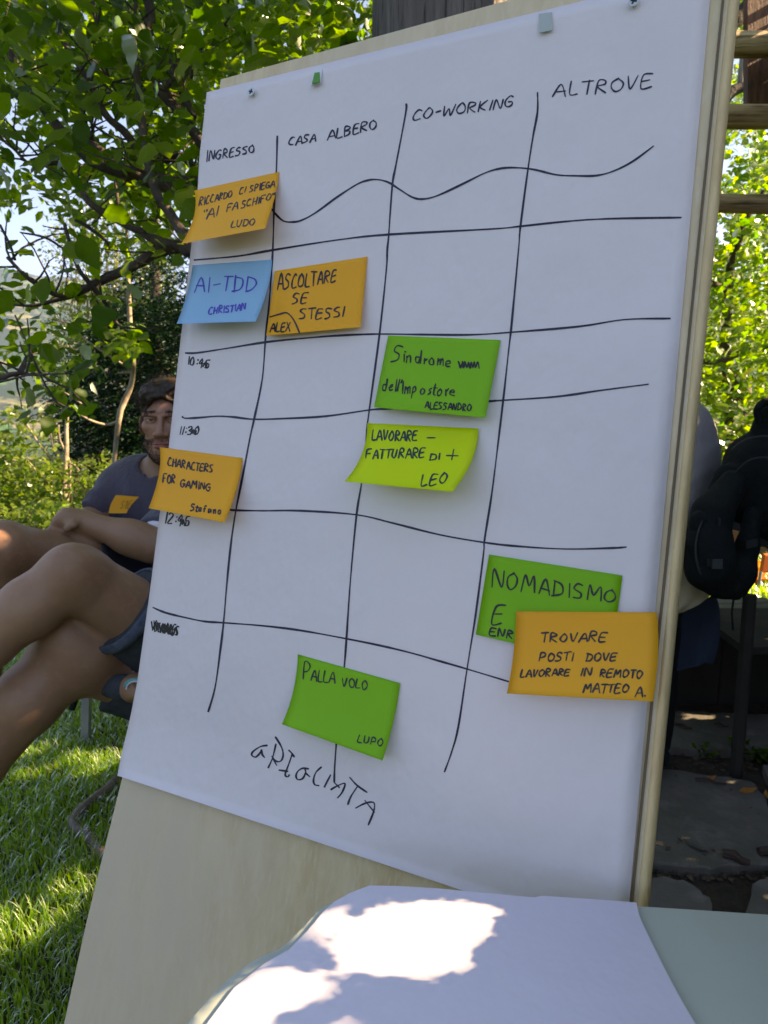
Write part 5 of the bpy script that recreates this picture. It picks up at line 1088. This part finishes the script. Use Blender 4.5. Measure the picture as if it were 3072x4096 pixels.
# --- broad-leaved tree behind and left of the board
tree = empty('broadleaf_tree', Vector((P(1350, 1500, 2.4).x, P(1350, 1500, 2.4).y, 0)), 'spreading broad-leaved tree whose dark limbs and big green leaves fill the upper left', 'tree')
V = []; F = []; tb = tree.location
tube(V, F, [tb+Vector((0, 0, -.1)), tb+Vector((0, 0, .7)), tb+Vector((-.03, .02, 1.2)), P(1180, 1050, 2.35)], [.16, .13, .12, .09], 14, .06); ob('trunk', V, F, M['bark'], tree, True)
BR = [
 [(1200, 1000, 2.35, 60), (950, 800, 2.3, 42), (784, 747, 2.3, 36), (663, 735, 2.3, 34), (512, 693, 2.35, 31), (374, 645, 2.35, 25), (289, 567, 2.4, 21), (205, 476, 2.4, 18), (120, 350, 2.4, 14), (60, 241, 2.4, 12), (0, 133, 2.4, 9), (-60, 40, 2.4, 6)],
 [(600, 730, 2.32, 26), (524, 690, 2.3, 22), (434, 627, 2.2, 20), (374, 579, 2.2, 17), (330, 500, 2.2, 9)],
 [(900, 1150, 2.0, 26), (753, 965, 2.05, 24), (681, 856, 2.05, 20), (627, 778, 2.05, 18), (585, 633, 2.05, 16), (567, 482, 2.1, 16), (548, 301, 2.1, 13), (540, 120, 2.1, 8), (545, -60, 2.1, 5)],
 [(640, 700, 2.35, 18), (555, 603, 2.4, 16), (500, 530, 2.4, 16), (422, 458, 2.4, 14), (362, 338, 2.4, 13), (289, 223, 2.4, 11), (241, 139, 2.4, 10), (235, 30, 2.4, 9), (230, -60, 2.4, 8)],
 [(1000, 800, 2.2, 34), (784, 543, 2.2, 22), (723, 452, 2.2, 22), (639, 362, 2.2, 20), (591, 289, 2.2, 20), (585, 151, 2.2, 20), (603, 60, 2.2, 20), (575, -60, 2.2, 18)],
 [(1000, 1050, 2.35, 30), (772, 1010, 2.3, 24), (723, 989, 2.3, 22), (633, 964, 2.3, 20), (543, 916, 2.3, 17), (446, 868, 2.3, 15), (362, 814, 2.3, 14), (313, 741, 2.35, 12), (271, 681, 2.35, 10), (220, 620, 2.4, 6), (120, 640, 2.4, 4)],
 [(1000, 1080, 2.4, 28), (780, 1000, 2.4, 22), (651, 1000, 2.4, 22), (543, 1060, 2.4, 20), (422, 1115, 2.4, 17), (301, 1175, 2.4, 14), (229, 1199, 2.4, 9), (120, 1223, 2.4, 6), (12, 1211, 2.4, 4), (-60, 1190, 2.4, 3)],
 [(560, 470, 2.1, 8), (470, 380, 2.2, 7), (420, 260, 2.2, 6), (380, 60, 2.2, 10), (360, -50, 2.2, 10)],
 [(259, 900, 2.3, 8), (313, 1072, 2.3, 9), (386, 1163, 2.35, 10), (434, 1229, 2.4, 9), (470, 1295, 2.4, 6), (520, 1330, 2.4, 4)],
 [(30, 1030, 2.2, 7), (120, 1120, 2.2, 8), (199, 1169, 2.25, 9), (260, 1190, 2.35, 9)],
 [(-60, 1550, 2.0, 12), (0, 1518, 2.0, 12), (60, 1494, 2.0, 9), (150, 1500, 2.0, 4)], [(650, 362, 2.2, 10), (700, 300, 2.2, 9), (655, 180, 2.2, 8), (660, 60, 2.2, 6)],
 [(723, 452, 2.2, 12), (760, 330, 2.3, 8), (800, 200, 2.3, 7), (900, 100, 2.3, 6)], [(0, 550, 2.3, 5), (60, 600, 2.3, 6), (110, 650, 2.3, 7), (160, 660, 2.35, 7), (230, 650, 2.4, 9)],
 [(780, 680, 2.5, 14), (720, 620, 2.5, 16), (640, 650, 2.5, 12), (560, 600, 2.5, 10)], [(700, 280, 2.2, 9), (720, 360, 2.2, 10), (780, 470, 2.2, 12)],
 [(460, 720, 2.2, 7), (470, 820, 2.2, 8), (440, 870, 2.25, 9)], [(300, 880, 2.4, 6), (340, 900, 2.4, 8), (420, 960, 2.4, 7), (440, 1000, 2.4, 5)],
 [(470, 560, 2.3, 5), (400, 520, 2.3, 5), (330, 460, 2.3, 4)], [(80, 930, 2.3, 3), (180, 950, 2.3, 5), (260, 1000, 2.35, 4)], [(0, 900, 2.2, 6), (40, 980, 2.2, 5), (60, 1040, 2.2, 6)],
 [(150, 1480, 2.1, 3), (220, 1600, 2.1, 6), (290, 1640, 2.1, 5)], [(60, 1260, 2.1, 3), (120, 1400, 2.1, 4), (170, 1500, 2.1, 5), (280, 1560, 2.1, 4), (345, 1625, 2.1, 5)]]
for i, b_ in enumerate(BR):
    V = []; F = []; limb(V, F, b_, 9 if b_[1][3] > 12 else 6); ob('branch', V, F, M['bark'], tree, True)
# twigs joined as one
V = []; F = []
for _ in range(170):
    b_ = rnd.choice(BR[:16]); k = rnd.randrange(len(b_)-1); f_ = rnd.random(); p = P(*[b_[k][i]*(1-f_)+b_[k+1][i]*f_ for i in range(3)])
    d = Vector((rnd.uniform(-1, .6), rnd.uniform(-.7, .7), rnd.uniform(-.3, 1))).normalized(); L = rnd.uniform(.06, .26); pts = [p]
    for s_ in range(4): d = (d+Vector((rnd.uniform(-.4, .4), rnd.uniform(-.4, .4), rnd.uniform(-.3, .3)))).normalized(); pts.append(pts[-1]+d*L/4)
    tube(V, F, pts, [.0042, .0035, .003, .0024, .0015], 5, .1)
ob('twigs', V, F, M['bark'], tree, kind='stuff')
def dens(u, v):
    d = .95*(v < 420)*(u < 1600)+.75*((v >= 420) & (v < 800) & (u > 480))+.40*((v >= 420) & (v < 700) & (u <= 480))+.35*((v >= 700) & (v < 1050) & (u > 200))
    d = np.maximum(d, .55*G(u, v, 60, 760, 110, 90)); d = np.maximum(d, .45*G(u, v, 60, 1150, 140, 120)); d = np.maximum(d, .55*G(u, v, 120, 1400, 170, 150)); d = np.maximum(d, .35*G(u, v, 330, 1330, 130, 100))
    d = np.maximum(d, .9*G(u, v, 500, 1370, 60, 55)); d = np.maximum(d, .6*G(u, v, 300, 1460, 110, 40)); d = np.maximum(d, .5*G(u, v, 230, 1560, 80, 70)); d = np.maximum(d, .8*G(u, v, 270, 1650, 60, 35)); d = np.maximum(d, .4*G(u, v, 380, 1180, 120, 60))
    for cx, cy, sx, sy in ((450, 480, 90, 75), (40, 420, 50, 70), (100, 620, 70, 60), (170, 1000, 110, 110), (350, 60, 50, 50), (320, 130, 40, 40), (110, 560, 90, 50), (60, 900, 80, 60), (280, 1080, 60, 50), (500, 900, 60, 60)): d = d*(1-.93*G(u, v, cx, cy, sx, sy, 3))
    return d
s1 = sample(6800, (-250, -350, 1500, 1720), dens, (1.8, 3.6), .75)
P3 = unproj(s1[:, 0], s1[:, 1], s1[:, 2]); kk = ~cull(np.stack([P3, P3-np.array([0, 0, .06])], 1)); s1 = s1[kk]; P3 = P3[kk]; inv = (s1[:, 0] < 900) & (s1[:, 1] > -20) & (s1[:, 0] > -20)
order = np.argsort(s1[:, 2]+(~inv)*10); first = order[:300]; rest = order[300:]
leafobjs(P3[first], .066, tree, leaf_me, .35)
leafmass('foliage', P3[rest], .066, M['leaf'], tree, 'mid', .35)
s1b = sample(9500, (-300, -300, 1400, 1250), lambda u, v: np.clip(dens(u, v)*1.0*(v < 1000), 0, 1), (3.4, 5.2)); leafmass('foliage', unproj(*s1b.T), .072, M['leaf'], tree, 'mid', .3)
nx_ = 3600; px3 = np.stack([rng.uniform(-.5, 1.6, nx_), rng.uniform(1.5, 3.8, nx_), rng.uniform(2.45, 3.9, nx_)], 1); rl_ = px3-np.array(CAM)  # unseen crown leaves added above the frame to shade the upper left
px3 = px3[(2048-FPX*(rl_@np.array(UP))/(rl_@np.array(FW)) < -120) & ~cull(np.stack([px3, px3-np.array([0, 0, .08])], 1))]; leafmass('foliage', px3, .095, M['leaf'], tree, 'mid', .3)
# --- unseen leaf screen added at the right; its gaps shape the sun patches
n_screen = 78000
pts = np.stack([rng.uniform(1.75, 2.75, n_screen), rng.uniform(-.3, 3.7, n_screen), rng.uniform(.15, 3.05, n_screen)], 1); szs = .072*rng.uniform(.7, 1.3, n_screen)
ks = 26000; szs[:ks] = .030; pts[:ks, 1] = rng.uniform(.1, 1.15, ks); pts[:ks, 2] = rng.uniform(1.5, 2.75, ks)
pts[ks:, 2] -= .25*np.abs(rng.normal(size=n_screen-ks))*(pts[ks:, 2] > 2.8)
V0, F0 = mid_leaf(); cx_, cy_, cz_ = frames(n_screen, .1); CV = pts[:, None, :]+szs[:, None, None]*(V0[None, :, 0, None]*1.15*cx_[:, None]+V0[None, :, 1, None]*cy_[:, None]+V0[None, :, 2, None]*cz_[:, None])
hit = cull(CV)
ns_ = 12500; kp = np.stack([rng.uniform(.40, .62, ns_), rng.uniform(.22, .70, ns_), rng.uniform(.90, 1.34, ns_)], 1); kx, ky, kz = frames(ns_, .2); kz_s = .018*rng.uniform(.7, 1.3, ns_)  # unseen sprig added close to the table for a crisp shadow edge
SV = kp[:, None, :]+kz_s[:, None, None]*(V0[None, :, 0, None]*1.15*kx[:, None]+V0[None, :, 1, None]*ky[:, None]+V0[None, :, 2, None]*kz[:, None])
hit = np.concatenate([hit, cull(SV)]); CV = np.concatenate([CV, SV])
# keep the frame itself free of the added leaf screen
relc = CV-np.array(CAM); zf = relc@np.array(FW); uu = 1536+FPX*relc[..., 0]/np.maximum(zf, .01); vv = 2048-FPX*(relc@np.array(UP))/np.maximum(zf, .01); hit |= ((zf > 0) & (uu < 3120) & (vv > -60) & (vv < 4150)).any(1)
CV = CV[~hit]; nk = len(CV)
leaf_screen = empty('shade_leaf_screen', Vector((2.2, 1.6, 0)), 'added leaf screen outside the right edge of the view, shaped to shade the table', 'bush')
ob('foliage', CV.reshape(-1, 3), ((np.arange(nk)*7)[:, None, None]+F0[None]).reshape(-1, 3), M['screenleaf'], leaf_screen, kind='stuff')
for k in range(4): V = []; F = []; tube(V, F, [Vector((2.3, .1+k, 0)), Vector((2.25, .2+k, 1.2)), Vector((2.3, .1+k, 2.6))], [.05, .04, .02], 8, .06); ob('stem', V, F, M['bark'], leaf_screen)  # stems that carry the added leaf screen
# --- hedge / tree at the right, backlit
ht = empty('sunlit_tree', Vector((2.6, 5.2, 0)), 'sunlit yellow-green tree filling the gap to the right of the board', 'tree')
V = []; F = []; limb(V, F, [(2900, 1500, 5.0, 26), (2915, 1120, 4.6, 18), (2950, 980, 4.4, 14), (2990, 870, 4.4, 10), (3100, 700, 4.4, 8)]); ob('branch', V, F, M['bark'], ht, True)
V = []; F = []; limb(V, F, [(2700, 1120, 4.6, 14), (2820, 1125, 4.5, 14), (2880, 1150, 4.5, 16), (2915, 1120, 4.6, 12)]); ob('branch', V, F, M['bark'], ht, True)
V = []; F = []; limb(V, F, [(2700, 470, 4.0, 20), (2880, 400, 4.0, 24), (2960, 350, 4.0, 20), (3100, 310, 4.0, 18)]); ob('branch', V, F, M['bark'], ht, True)
V = []; F = []; limb(V, F, [(2960, 360, 4.0, 14), (2975, 200, 4.0, 12), (2990, 100, 4.0, 12)]); ob('branch', V, F, M['palebark'], ht, True)
V = []; F = []; limb(V, F, [(2800, 160, 3.2, 40), (2930, 80, 3.2, 38), (3040, 0, 3.2, 40), (3120, -80, 3.2, 40)]); ob('branch', V, F, M['bark'], ht, True)
V = []; F = []; tube(V, F, [Vector((2.7, 5.4, -.1)), Vector((2.65, 5.3, 1.3)), P(2900, 1500, 5.0)], [.10, .08, .05], 10, .06); ob('trunk', V, F, M['bark'], ht, True)
V = []; F = []; limb(V, F, [(2760, 1430, 4.5, 8), (2840, 1450, 4.5, 10), (2900, 1440, 4.5, 12), (2980, 1400, 4.5, 10)]); ob('branch', V, F, M['bark'], ht, True)
def densr(u, v):
    d = .95*(v > 560)+.8*(v <= 560)
    for cx, cy, sx, sy, a in ((2960, 590, 60, 55, .9), (2900, 660, 45, 45, .9), (2880, 930, 50, 60, .9), (2940, 700, 50, 30, .8), (2950, 1050, 30, 30, .8), (2990, 290, 30, 60, .8), (2930, 240, 30, 30, .7), (2900, 860, 30, 20, .8), (2945, 480, 30, 20, .5)): d = d*(1-a*G(u, v, cx, cy, sx, sy, 3))
    return d
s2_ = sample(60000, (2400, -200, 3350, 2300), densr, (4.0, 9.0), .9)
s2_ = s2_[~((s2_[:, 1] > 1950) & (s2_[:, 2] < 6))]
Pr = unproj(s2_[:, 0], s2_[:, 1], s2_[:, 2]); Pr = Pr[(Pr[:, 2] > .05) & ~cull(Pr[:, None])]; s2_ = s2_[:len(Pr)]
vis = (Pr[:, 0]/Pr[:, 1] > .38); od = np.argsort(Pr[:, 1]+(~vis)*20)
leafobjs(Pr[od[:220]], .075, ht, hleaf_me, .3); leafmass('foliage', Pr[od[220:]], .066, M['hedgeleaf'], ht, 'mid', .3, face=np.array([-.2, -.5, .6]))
# --- left background: thin sapling, birches, conifer, bare trees, bushes
def tree_thing(name, label, cat, loc, trunks, m, group=None):
    e = empty(name, loc, label, cat, group)
    for b_ in trunks: V = []; F = []; limb(V, F, b_, 7); ob('trunk' if b_ is trunks[0] else 'branch', V, F, m, e, True)
    return e
def foot_(u, d): p = P(u, 2000, d); return Vector((p.x, p.y, float(gh(p.x, p.y))))
sa = tree_thing('sapling', 'thin pale-barked sapling with a bent stem in front of the dark conifer', 'tree', foot_(446, 3.4), [[(446, 2350, 3.5, 8), (455, 1900, 3.45, 9), (476, 1681, 3.4, 11), (494, 1615, 3.4, 12), (524, 1543, 3.4, 11), (533, 1458, 3.4, 10), (524, 1338, 3.4, 10), (518, 1241, 3.4, 10), (512, 1084, 3.4, 8), (505, 900, 3.4, 6)],
  [(476, 1681, 3.4, 6), (430, 1699, 3.4, 6), (362, 1681, 3.35, 5), (310, 1650, 3.3, 3)], [(528, 1480, 3.4, 6), (480, 1450, 3.35, 5), (400, 1400, 3.3, 4), (330, 1350, 3.3, 3)], [(528, 1490, 3.4, 5), (470, 1492, 3.4, 4)], [(340, 1625, 3.3, 4), (240, 1560, 3.3, 3), (150, 1540, 3.3, 2)]], M['palebark'])
s3_ = sample(60, (440, 1300, 580, 1440), lambda u, v: G(u, v, 515, 1365, 55, 60, 4), (3.1, 3.4)); leafobjs(unproj(*s3_[:36].T), .085, sa, leaf_me, .4)
# birch clump
bi = empty('birch_tree', foot_(420, 8.5), 'slender birch clump with fine leaves against the sky left of the sheet', 'tree')
for u0, u1, r_ in ((360, 345, 7), (400, 392, 9), (440, 428, 8), (470, 460, 7), (560, 566, 10), (600, 605, 9), (640, 636, 10), (330, 300, 5), (590, 580, 7)):
    V = []; F = []; limb(V, F, [(u0, 2000, 8.5, r_), (u0+rnd.uniform(-10, 10), 1600, 8.5, r_), ((u0+u1)/2, 1300, 8.5, r_*.8), (u1, 1000, 8.5, r_*.5), (u1+rnd.uniform(-20, 20), 820, 8.5, 3)], 6); ob('trunk', V, F, M['palebark'], bi, True)
V = []; F = []
for _ in range(420):
    u = rnd.uniform(190, 680); v = rnd.uniform(780, 1500)
    if rnd.random() > math.exp(-((u-450)/190)**4)+.1: continue
    a = rnd.uniform(-2.6, -.5); L = rnd.uniform(25, 110); d = rnd.uniform(8, 9); limb(V, F, [(u, v, d, 1.6), (u+L*.5*math.cos(a), v+L*.5*math.sin(a), d, 1.3), (u+L*math.cos(a)+rnd.uniform(-8, 8), v+L*math.sin(a), d, 1)], 4, .1, 2)
ob('twigs', V, F, M['bark'], bi, kind='stuff')
sb_ = sample(9000, (160, 760, 720, 1560), lambda u, v: np.clip(.25*G(u, v, 430, 1000, 240, 200, 3)+.5*G(u, v, 560, 1200, 160, 200, 4)+.35*G(u, v, 330, 1300, 130, 180, 4), 0, 1), (7.8, 9.4)); leafmass('foliage', unproj(*sb_.T), .055, M['birchleaf'], bi, 'small')
# conifer
co = empty('conifer', foot_(560, 6.5), 'dark green conifer with drooping sprays behind the seated man', 'tree')
V = []; F = []; limb(V, F, [(600, 2150, 6.8, 40), (610, 1700, 6.8, 34), (620, 1200, 6.8, 20), (625, 900, 6.8, 10)], 8); ob('trunk', V, F, M['bark'], co, True)
V0s = []; F0s = []
cp = []; cd = []
def cden(u, v):
    left = np.interp(v, [1000, 1150, 1300, 1500, 1650, 1800, 1950], [600, 520, 400, 300, 240, 330, 420]); 
    return 1/(1+np.exp(-(u-left)/22))*(.35+.65*(v > 1180))
ncf = 4300; cs_ = sample(ncf, (180, 950, 900, 2000), cden, (5.6, 7.4)); cb = unproj(*cs_.T)
per_ = 26; dirs = rng.normal(size=(ncf, 3))*np.array([1, .8, .35])+np.array([-.6, -.5, -.35]); dirs /= np.linalg.norm(dirs, axis=1)[:, None]; Lf = rng.uniform(.14, .34, ncf)
tt_ = rng.uniform(0, 1, (ncf, per_)); pts = cb[:, None]+dirs[:, None]*(tt_*Lf[:, None])[..., None]; pts[..., 2] -= .25*(tt_*Lf[:, None])**1.5
sd_ = np.where(rng.random((ncf, per_)) < .5, -1, 1); side = np.cross(dirs, np.array([0, 0, 1.])); side /= np.linalg.norm(side, axis=1)[:, None]
nd = side[:, None]*sd_[..., None]*.9+dirs[:, None]*.7+rng.normal(size=(ncf, per_, 3))*.25; nd /= np.linalg.norm(nd, axis=2)[..., None]
nl = .055*(1-.6*tt_)*rng.uniform(.7, 1.2, (ncf, per_)); wv_ = np.cross(nd, rng.normal(size=(ncf, per_, 3))); wv_ /= np.linalg.norm(wv_, axis=2)[..., None]
Vc = np.stack([pts-wv_*.006, pts+nd*nl[..., None]*.5+wv_*.007, pts+nd*nl[..., None], pts+nd*nl[..., None]*.5-wv_*.007], 2).reshape(-1, 3); Fc = (np.arange(ncf*per_)*4)[:, None]+np.arange(4)[None]
ob('foliage', Vc, Fc, M['conifer'], co, kind='stuff')
# bare trees
tree_thing('bare_tree', 'bare forked tree with several grey trunks rising from the bushes at the far left', 'tree', foot_(270, 5.2), [[(290, 2250, 5.2, 12), (270, 2040, 5.2, 13), (257, 1964, 5.2, 12), (262, 1880, 5.2, 10), (266, 1795, 5.2, 10), (266, 1711, 5.2, 8), (272, 1640, 5.2, 5)],
 [(253, 1897, 5.2, 6), (202, 1829, 5.2, 6), (156, 1774, 5.2, 5), (101, 1690, 5.2, 5), (60, 1650, 5.2, 3)], [(264, 1850, 5.2, 6), (219, 1795, 5.2, 7), (198, 1711, 5.2, 5), (165, 1660, 5.2, 3)], [(270, 1850, 5.2, 4), (300, 1862, 5.2, 4), (320, 1890, 5.2, 3)],
 [(283, 2040, 5.3, 9), (276, 1930, 5.3, 8), (278, 1850, 5.3, 6), (240, 1760, 5.3, 4), (235, 1700, 5.3, 3)], [(255, 2000, 5.1, 4), (200, 1940, 5.1, 4), (150, 1890, 5.1, 4), (110, 1840, 5.1, 3)], [(101, 1690, 5.2, 3), (140, 1610, 5.2, 2), (190, 1570, 5.2, 2)], [(130, 1720, 5.2, 3), (170, 1640, 5.2, 2), (230, 1600, 5.2, 2)]], M['palebark'], 'bare trees at the edge of the garden')
tree_thing('bare_tree', 'smaller bare tree with a sunlit forked trunk between the bushes and the conifer', 'tree', foot_(333, 6.4), [[(330, 2250, 6.4, 9), (333, 1871, 6.4, 9), (338, 1829, 6.4, 9), (342, 1745, 6.4, 8), (350, 1640, 6.4, 4)], [(333, 1829, 6.4, 6), (304, 1774, 6.4, 5), (291, 1728, 6.4, 4), (270, 1660, 6.4, 2)], [(340, 1835, 6.4, 4), (355, 1790, 6.4, 4), (360, 1740, 6.4, 3)], [(300, 1790, 6.4, 3), (320, 1850, 6.4, 3)]], M['palebark'], 'bare trees at the edge of the garden')
# bushes
def bush(label, boxpx, dn, n, dr, sz, m=M['bushleaf']):
    u = (boxpx[0]+boxpx[2])/2; e = empty('bush', foot_(u, sum(dr)/2), label, 'bush', 'bushes along the edge of the lawn'); q = sample(n, boxpx, dn, dr); pw = unproj(*q.T); leafmass('foliage', pw, sz, m, e, 'mid', .2)
    V = []; F = []
    for _ in range(14):
        uu = rnd.uniform(boxpx[0]+20, boxpx[2]-20); d = rnd.uniform(*dr); limb(V, F, [(uu, boxpx[3], d, 3), (uu+rnd.uniform(-30, 30), (boxpx[1]+boxpx[3])/2, d, 2.2), (uu+rnd.uniform(-40, 40), boxpx[1]+30, d, 1)], 5, .1, 3)
    ob('stems', V, F, M['bark'], e, kind='stuff'); return e
bush('tall loose yellow-green bush at the far left edge', (-350, 1600, 260, 2150), lambda u, v: np.clip((v-1620)/260+.0*u, 0, 1)*np.where(u < 60, 1, np.clip(1-(u-60)/200*(v < 1850), 0, 1))+.5*G(u, v, 75, 1660, 45, 60), 5200, (4.8, 5.6), .055)
bush('low dense green bush behind the man\'s hands', (-50, 2000, 480, 2330), lambda u, v: np.clip((v-1990-20*np.sin(u/40))/60, 0, 1), 3600, (4.2, 5.0), .055)
bush('scrubby bush of small leaves below the conifer next to the man\'s shoulder', (280, 1800, 560, 2150), lambda u, v: np.clip((v-1790-.25*np.abs(u-420))/120, 0, 1)*.8, 2600, (4.8, 5.8), .045)
# far tree clumps in the valley
V_ = []
nfar = 2600; ang = rng.uniform(-.62, .62, nfar); rad = np.exp(rng.uniform(math.log(30), math.log(320), nfar)); fx = rad*np.sin(ang); fy = rad*np.cos(ang); fz = gh(fx, fy)
V0c = rng.normal(size=(90, 3)); V0c /= np.linalg.norm(V0c, axis=1)[:, None]; V0c *= rng.uniform(.7, 1, (90, 1))
ht_ = rng.uniform(1.2, 2.6, nfar)*(.6+rad/250); C0 = np.stack([fx, fy, fz+ht_*.6], 1)
lp = (C0[:, None]+V0c[None]*np.stack([ht_*.5, ht_*.5, ht_*.62], 1)[:, None]*rng.uniform(.7, 1.2, (nfar, 90, 1))).reshape(-1, 3)
tag(leafmass('distant_woods', lp[:200000], .55, leafmat('far_leaves', (.03, .07, .02), (.07, .12, .03), (.06, .12, .02), (.14, .22, .04), .35, .1), None, 'small'), 'hazy woods scattered over the far valley floor', 'woods')
# ------------------------------------------------------------ grass
def blades(n, area, hm, m, name, wd=.0022, seed=1, cond=None):
    g_ = np.random.default_rng(seed); x = g_.uniform(area[0], area[2], n); y = g_.uniform(area[1], area[3], n)
    k = np.ones(n, bool) if cond is None else cond(x, y); x = x[k]; y = y[k]; n = len(x); z = gh(x, y)
    cl = vnoise(x*7, y*7, 5); L = hm*g_.uniform(.4, 1.2, n)*(.65+.8*cl); a = g_.uniform(0, 2*np.pi, n); ln2 = g_.uniform(.15, 1.0, n)
    dx = np.cos(a); dy = np.sin(a); px_ = -dy; py_ = dx; w_ = wd*g_.uniform(.7, 1.4, n)*(1+y*.12); Vs = []
    for i, f_ in enumerate((0, .4, .75, 1.0)):
        o1 = L*ln2*f_**2*.7; zz = z+L*(f_-.35*ln2*f_**2); ww = w_*(1-f_*.95) if i < 3 else w_*.02
        for s_ in (-1, 1): Vs.append(np.stack([x+dx*o1+s_*px_*ww, y+dy*o1+s_*py_*ww, zz], -1))
    Vs = np.stack(Vs, 1).reshape(-1, 3); q = np.array([[0, 1, 3, 2], [2, 3, 5, 4], [4, 5, 7, 6]])[None]; F = (np.arange(n)*8)[:, None, None]+q
    return ob(name, Vs, F.reshape(-1, 4), m, kind='stuff')
tag(blades(110000, (-1.9, .75, .25, 3.3), .042, M['grass'], 'grass', .0021, 1, lambda x, y: (x < -.12*y+.2) & (x > -.75*y-.15)), 'short mown lawn grass with longer tufts at the left', 'grass')
tag(blades(60000, (-3.6, 3.3, 3.8, 6.0), .07, M['grass'], 'grass', .004, 2, lambda x, y: (np.abs(x/y) < .62) & ~((x > .4) & (y < 3.1))), 'lawn grass farther back towards the bushes', 'grass')
# weeds on the paving
wd_ = empty('weed', onz(2965, 3030, .03), 'small green weed growing at the edge of the far flagstone', 'plant', 'weeds in the paving joints')
def weed(e, u, v, n, h):
    V = []; F = []; pts = []
    for _ in range(n):
        b0 = onz(u+rnd.uniform(-25, 25), v+rnd.uniform(-6, 8), .03); t0 = b0+Vector((rnd.uniform(-.04, .04), rnd.uniform(-.03, .03), rnd.uniform(.4, 1)*h)); tube(V, F, [b0, b0.lerp(t0, .5)+Vector((.004, 0, 0)), t0], [.0012, .001, .0006], 4)
        for k in range(7): pts.append(np.array(b0.lerp(t0, .2+.8*k/6)))
    ob('stem', V, F, M['leaf'], e); leafmass('leaves', np.array(pts), .022, M['leaf'], e, 'mid', -.2)
weed(wd_, 2965, 3025, 10, .09)
w2 = empty('weed', onz(3045, 3035, .03), 'low spreading green weed at the right edge of the paving', 'plant', 'weeds in the paving joints'); weed(w2, 3045, 3040, 14, .045)
w3 = empty('weed', onz(2810, 3030, .03), 'tiny weed in the soil joint before the large flagstone', 'plant', 'weeds in the paving joints'); weed(w3, 2810, 3020, 5, .03)
